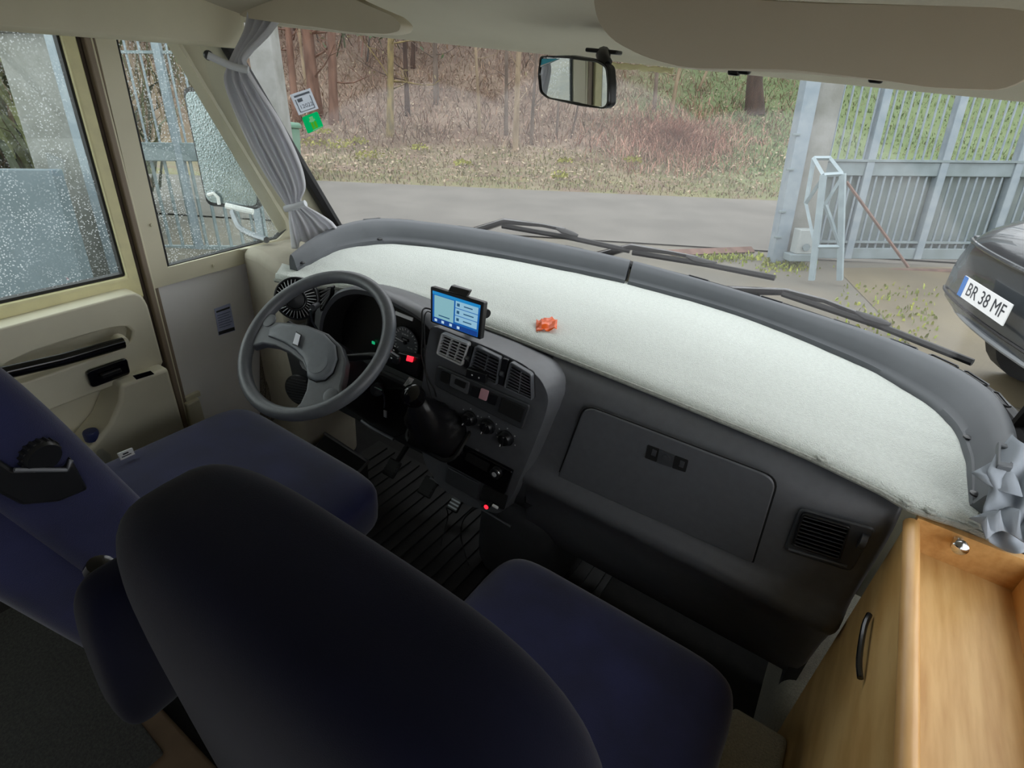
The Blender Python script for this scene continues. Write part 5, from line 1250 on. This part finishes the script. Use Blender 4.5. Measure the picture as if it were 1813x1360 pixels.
# drive motor box
mq = gpt(1422, 462, 7.9); md = thing('gate_motor', (mq.x, 7.9, mq.z), 'pale grey gate motor box at the post foot', 'motor', out=True)
q1, q2 = gpt(1412, 405, 7.9), gpt(1440, 405, 7.9); zb = gpt(1420, 448, 7.9).z
MB().bx(q1.x, q2.x, 7.8, 8.0, zb, q1.z).build('case', mat('pale_grey_box', '#a9b0ae', .5, var=.05), md, out=True, bevel=.012)
MB().bx(q1.x - .08, q2.x + .02, 7.78, 8.0, zb - .1, zb).build('foot', m_gate2, md, out=True, bevel=.01)
c = gpt(1427, 438, 7.79); MB().cyl(c, c + Vector((0, -.02, 0)), .05, n=14).build('cover_disc', m_gate2, md, out=True)
# braced stand in front of the gate
m_stand = mat('pale_blue_paint', '#a4b4b9', .5, col2='#93a3a8', scale=8)
sd = thing('steel_stand', o_g(1462, 495), 'pale blue braced steel stand in front of the gate', 'stand', out=True)
VS = 7.1
def sp_(x, y, v): return o_v(x, y, v)
fl, fr = (sp_(1437, 496, VS), sp_(1458, 310, VS)), (sp_(1487, 496, VS), sp_(1492, 308, VS))
bl, br = (sp_(1424, 470, VS + .5), sp_(1441, 280, VS + .5)), (sp_(1470, 470, VS + .5), sp_(1470, 280, VS + .5))
for a, c in (fl, fr): MB().tube([a, c], .045, 4, flat=((0, 1, 0), 1)).build('leg', m_stand, sd, out=True)
MB().tube([sp_(1427, 360, VS + .45), bl[1]], .03, 4).build('rear_leg', m_stand, sd, out=True)
for a, c in ((fl[1], bl[1]), (fr[1], br[1]), (fl[1], fr[1]), (bl[1], br[1]), (sp_(1442, 437, VS), sp_(1488, 437, VS)), (sp_(1443, 436, VS), sp_(1427, 360, VS + .3)), (sp_(1427, 360, VS + .3), sp_(1455, 318, VS)), (sp_(1486, 430, VS), sp_(1461, 362, VS + .1)), (sp_(1461, 362, VS + .1), sp_(1490, 315, VS))):
    MB().tube([a, c], .026, 4).build('brace', m_stand, sd, out=True)
tag(MB().tube([gpt(1499, 322, 7.95), gpt(1608, 473, 7.75)], .02, 6).build('prop_bar', m_rust, out=True), 'rusty bar leaning from gate to ground', 'bar')
tag(MB().bx(uL + .3, uR, VG - .35, VG - .27, gz(5, 8) - .02, gz(7, 8) + .03).build('gate_track', m_rust, out=True), 'rusty rail track along the foot of the gate', 'track')
# rusty drain grate in the ground
dg = [o_g(x, y) + Vector((0, 0, .012)) for x, y in ((1180, 446), (1330, 440), (1335, 447), (1190, 453))]
dr = thing('drain_grate', dg[0], 'rusty drain grate in the ground before the gate post', 'grate', out=True)
for k in range(5): MB().tube([dg[0].lerp(dg[3], k / 4), dg[1].lerp(dg[2], k / 4)], .02, 4).build('grate_bar', m_rust, dr, out=True)
m_moss = mat('moss_green', '#8c9a3f', .9, var=.3, scale=8)
P_, Cc = scatter(900, lambda: (lambda q: (q, lin(random.choice(('#8c9a3f', '#a3a84a', '#7c8440')))))(o_g(*random.choice(((random.gauss(1290, 40), random.gauss(458, 4)), (random.gauss(1390, 25), random.gauss(470, 8)), (1480 + random.random() * 180, 505 + random.random() * 110)))) ))
blades('moss_fringe', 'mossy weeds along the cracks of the yard', 'moss', P_, Cc, .02, .07, .015, .6, m_blade)

# ------------------------------------------------------------------ parked car
gn_ = Vector((-GK, -GS, 1)).normalized()
l_, r_ = oray(1699, 503), oray(1787, 561)
kk = l_.dot(gn_) / r_.dot(gn_); tt = .56 / (l_ - r_ * kk).length; tt = max(tt, 4.2)
PL, PR = l_ * tt, r_ * kk * tt
px_ = (PR - PL).normalized(); py_ = gn_.cross(px_).normalized()          # py_: from the plate into the car
if py_.dot((PL + PR) / 2) < 0: py_ = -py_
if py_.y < 0 and False: py_ = -py_
pc_ = (PL + PR) / 2; ghc = -(pc_.z - gz(pc_.x, pc_.y)) * gn_.z              # plate height above ground (negative)
sc_ = 1.27; hp = -ghc / sc_
CB = pc_ + py_ * .115 * sc_ - gn_ * hp * sc_                                                          # ground point under the plate
def cp_(x, y, z): return CB + (px_ * x * .93 + py_ * y + gn_ * z) * sc_
car = thing('parked_car', cp_(.5, 2, 0), 'dark grey wet car with plate BR 38 MF at the right edge', 'car', out=True)
m_car = mat('wet_dark_paint', '#3b4044', .25, var=.1, scale=3, coat=.6)
m_cglass = mat('dark_car_glass', '#1a2024', .08, coat=.3)
hb = hp
# cross-sections along the car: (y, half width, z bumper low, z waist, z top)
secs = [(-.06, .74, hb - .22, hb - .02, hb + .16), (-.01, .84, hb - .26, hb + .02, hb + .24), (.12, .90, hb - .29, hb + .06, hb + .34), (.5, .91, hb - .38, hb + .10, hb + .42), (1.1, .91, hb - .42, hb + .12, hb + .46), (2.6, .90, hb - .42, hb + .12, hb + .40), (3.9, .86, hb - .40, hb + .04, hb + .26), (4.15, .74, hb - .36, hb - .05, hb + .1)]
rows = []
for (y, w, z0, z1, z2) in secs:
    hs = [(-w * .92, z0), (-w, (z0 + z1) / 2), (-w * .99, z1), (-w * .90, z2 - .02), (-w * .6, z2 + .03), (0, z2 + .05), (w * .6, z2 + .03), (w * .90, z2 - .02), (w * .99, z1), (w, (z0 + z1) / 2), (w * .92, z0)]
    rows.append([cp_(.02 + x, y + .06 * (abs(x) / .9) ** 3 * (1 if y < 1 else -1), z) for x, z in hs])
MB().grid(rows, closed=True, capends=True).build('body', m_car, car, out=True, smooth=60, sub=1)
rows = []
for (y, w, z) in ((.12, .76, hb + .36), (.62, .66, hb + .80), (1.2, .64, hb + .88), (2.2, .64, hb + .84), (3.0, .76, hb + .42)):
    rows.append([cp_(.02 + x * w, y, zz) for x, zz in ((-1, hb + .30), (-.98, z - .06), (-.8, z), (0, z + .03), (.8, z), (.98, z - .06), (1, hb + .30))])
MB().grid(rows, closed=True, capends=True).build('cabin', m_car, car, out=True, smooth=60, sub=1)
MB().prism([cp_(.02 + x, y, z) for x, y, z in ((-.60, .17, hb + .44), (.60, .17, hb + .44), (.52, .56, hb + .78), (-.52, .56, hb + .78))], py_ * -.012 + gn_ * .02).build('rear_window', m_cglass, car, out=True)
MB().tube([cp_(.02 + .76 * math.sin(a) , -.055 + .12 * (1 - math.cos(a)), hb + .20) for a in [math.radians(-70 + 14 * i) for i in range(11)]], .016, 6).build('boot_lip', m_car, car, out=True)
MB().tube([cp_(.02 + .74 * math.sin(a), -.015 + .14 * (1 - math.cos(a)), hb - .215) for a in [math.radians(-75 + 15 * i) for i in range(11)]], .02, 6).build('bumper_lip', mat('pale_trim', '#8d9296', .3), car, out=True)
MB().tube([cp_(.02 + .82 * math.sin(a), -.075 + .13 * (1 - math.cos(a)), hb - .13) for a in [math.radians(-75 + 15 * i) for i in range(11)]], .012, 6).build('bumper_seam', m_black, car, out=True)
for sx in (-1, 1):
    MB().prism([cp_(.02 + sx * x, .105, z) for x, z in ((.52, hb + .08), (.74, hb + .10), (.76, hb + .22), (.56, hb + .20))], py_ * -.075).build('tail_lamp', mat('smoked_lamp', '#3a3c40', .15), car, out=True, bevel=.01)
    for y in (.75, 3.2): 
        a = cp_(.02 + sx * .74, y, .31); c = cp_(.02 + sx * .90, y, .31); MB().cyl(a, c, .31 * sc_, n=24).build('wheel', m_rubber, car, out=True)
pw, ph = .28, .058
plq = [cp_(-pw, -.115, hp + ph), cp_(pw, -.115, hp + ph), cp_(pw, -.115, hp - ph), cp_(-pw, -.115, hp - ph)]
pt = MB().prism(plq, py_ * .008).build('number_plate', m_white, car, out=True)
def pq(u0, u1, v0, v1, m, nm):
    l2 = py_ * -.001; q = [on_quad(plq, u, v, l2) for u, v in ((u0, v0), (u1, v0), (u1, v1), (u0, v1))]
    return MB().prism(q, py_ * -.001).build(nm, m, pt, out=True, smooth=0)
pq(0, .09, 0, 1, mat('plate_blue', '#2c7bd0', .4), 'blue_band')
nrm = py_ * -1; TM = Matrix.Translation(on_quad(plq, .545, .5, nrm * .002)) @ Matrix((px_, gn_, px_.cross(gn_))).transposed().to_4x4()
MB().text('BR 38 MF', .105 * sc_, TM).build('plate_letters', m_ink, pt, out=True, smooth=0)

# ------------------------------------------------------------------ left gate leaf, pier and grey wall seen through the side windows
V2 = 7.4
def lp2(x, y, v=V2): return o_v(x, y, v)
rz, rz2, bz = lp2(270, 252).z, lp2(270, 285).z, lp2(330, 455).z
g2_ = thing('driveway_gate', (lp2(330, 400).x, V2, bz), 'barred gate leaf seen through the wet quarter window', 'gate', out=True)
uL, uR = lp2(150, 270).x, lp2(470, 270).x
MB().bx(uL, uR, V2 - .05, V2 + .05, rz2, rz).build('middle_rail', m_gate2, g2_, out=True, bevel=.01)
MB().bx(uL, uR, V2 - .05, V2 + .05, bz, bz + .15).build('bottom_rail', m_gate2, g2_, out=True)
MB().bx(uL, uR, V2 - .02, V2 + .02, lp2(250, 95).z, lp2(250, 95).z + .03).build('thin_rail', m_gate2, g2_, out=True)
for x in (296, 420): u = lp2(x, 160).x; MB().bx(u - .04, u + .04, V2 - .06, V2 + .02, bz, lp2(270, 62).z).build('upright', m_gate, g2_, out=True, bevel=.008)
u = uL; bar_u = None
while u < uR:
    if bar_u is None:
        bar_u = MB().tube([Vector((u, V2, rz)), Vector((u, V2, lp2(240, 66).z))], .013, 6).build('bar', m_gate, g2_, out=True); u0 = u
        tip = MB().lathe([(.014, 0), (.035, .05), (.03, .08), (.001, .12)], Matrix.Translation((u, V2, lp2(240, 72).z)), 6).build('bar_tip', m_gate, g2_, out=True)
        bar_l = MB().tube([Vector((u, V2, bz + .1)), Vector((u, V2, rz2))], .02, 6).build('bar', m_gate2, g2_, out=True)
    else:
        for s in (bar_u, bar_l, tip):
            o = s.copy(); COL.objects.link(o); o.location = s.location + (RO @ Vector((u - u0, 0, 0)))
    u += .16
pq_ = lp2(472, 120, 9.0); pr_ = thing('concrete_pier', (pq_.x, 9.0, gz(pq_.x, 9)), 'pale concrete gate pier behind the curtain', 'pier', out=True)
MB().bx(pq_.x - .17, pq_.x + .17, 8.85, 9.2, gz(pq_.x, 9) - .1, 2.6).build('shaft', m_conc, pr_, out=True, bevel=.02)
MB().bx(pq_.x - .2, pq_.x + .2, 8.82, 9.23, gz(pq_.x, 9) - .1, gz(pq_.x, 9) + .25).build('plinth', m_conc, pr_, out=True, bevel=.02)
# pier with pyramid cap at the far left
a, c = o_v(52, 200, 6.0), o_v(100, 200, 6.0); za = o_v(70, 58, 6.0).z
p2 = thing('concrete_pier', (a.x, 6.0, gz(a.x, 6)), 'stout grey pier with pyramid cap outside the door window', 'pier', out=True)
MB().bx(a.x - .12, c.x + .15, 6.0, 6.5, gz(a.x, 6) - .2, za).build('shaft', m_conc, p2, out=True, bevel=.01)
x0_, x1_ = a.x - .18, c.x + .2; ap = Vector(((x0_ + x1_) / 2, 6.25, za + .22))
MB().add([(x0_, 5.93, za), (x1_, 5.93, za), (x1_, 6.57, za), (x0_, 6.57, za), ap], [(0, 1, 4), (1, 2, 4), (2, 3, 4), (3, 0, 4), (3, 2, 1, 0)]).build('cap', m_conc, p2, out=True, smooth=0)
MB().bx(c.x + .16, c.x + .28, 5.9, 6.0, gz(c.x, 6) - .2, za + .1).build('steel_jamb', m_gate, p2, out=True)
m_bw = mat('blue_grey_render', '#6a777c', .7, col2='#76838a', scale=2, bump=.2, bscale=20)
wq = o_v(60, 300, 5.2); wl_ = MB().bx(wq.x - 5, o_v(118, 400, 5.2).x, 5.2, 5.35, gz(wq.x, 5) - .6, wq.z).build('yard_wall', m_bw, out=True, bevel=.01)
tag(wl_, 'smooth blue-grey wall low outside the door window', 'wall')
P_, Cc = scatter(2600, lambda: (lambda u, v: (Vector((u, v, gz(u, v) + random.uniform(0, 1.2))), lin(random.choice(('#5f6347', '#73774f', '#4e5440', '#7c6a55')))))(random.uniform(-13, -5.6), random.uniform(7.2, 9.5)))
blades('ivy_hedge', 'dark olive hedge above the blue-grey wall', 'hedge', P_, Cc, .4, 1.8, .05, .7, m_blade)
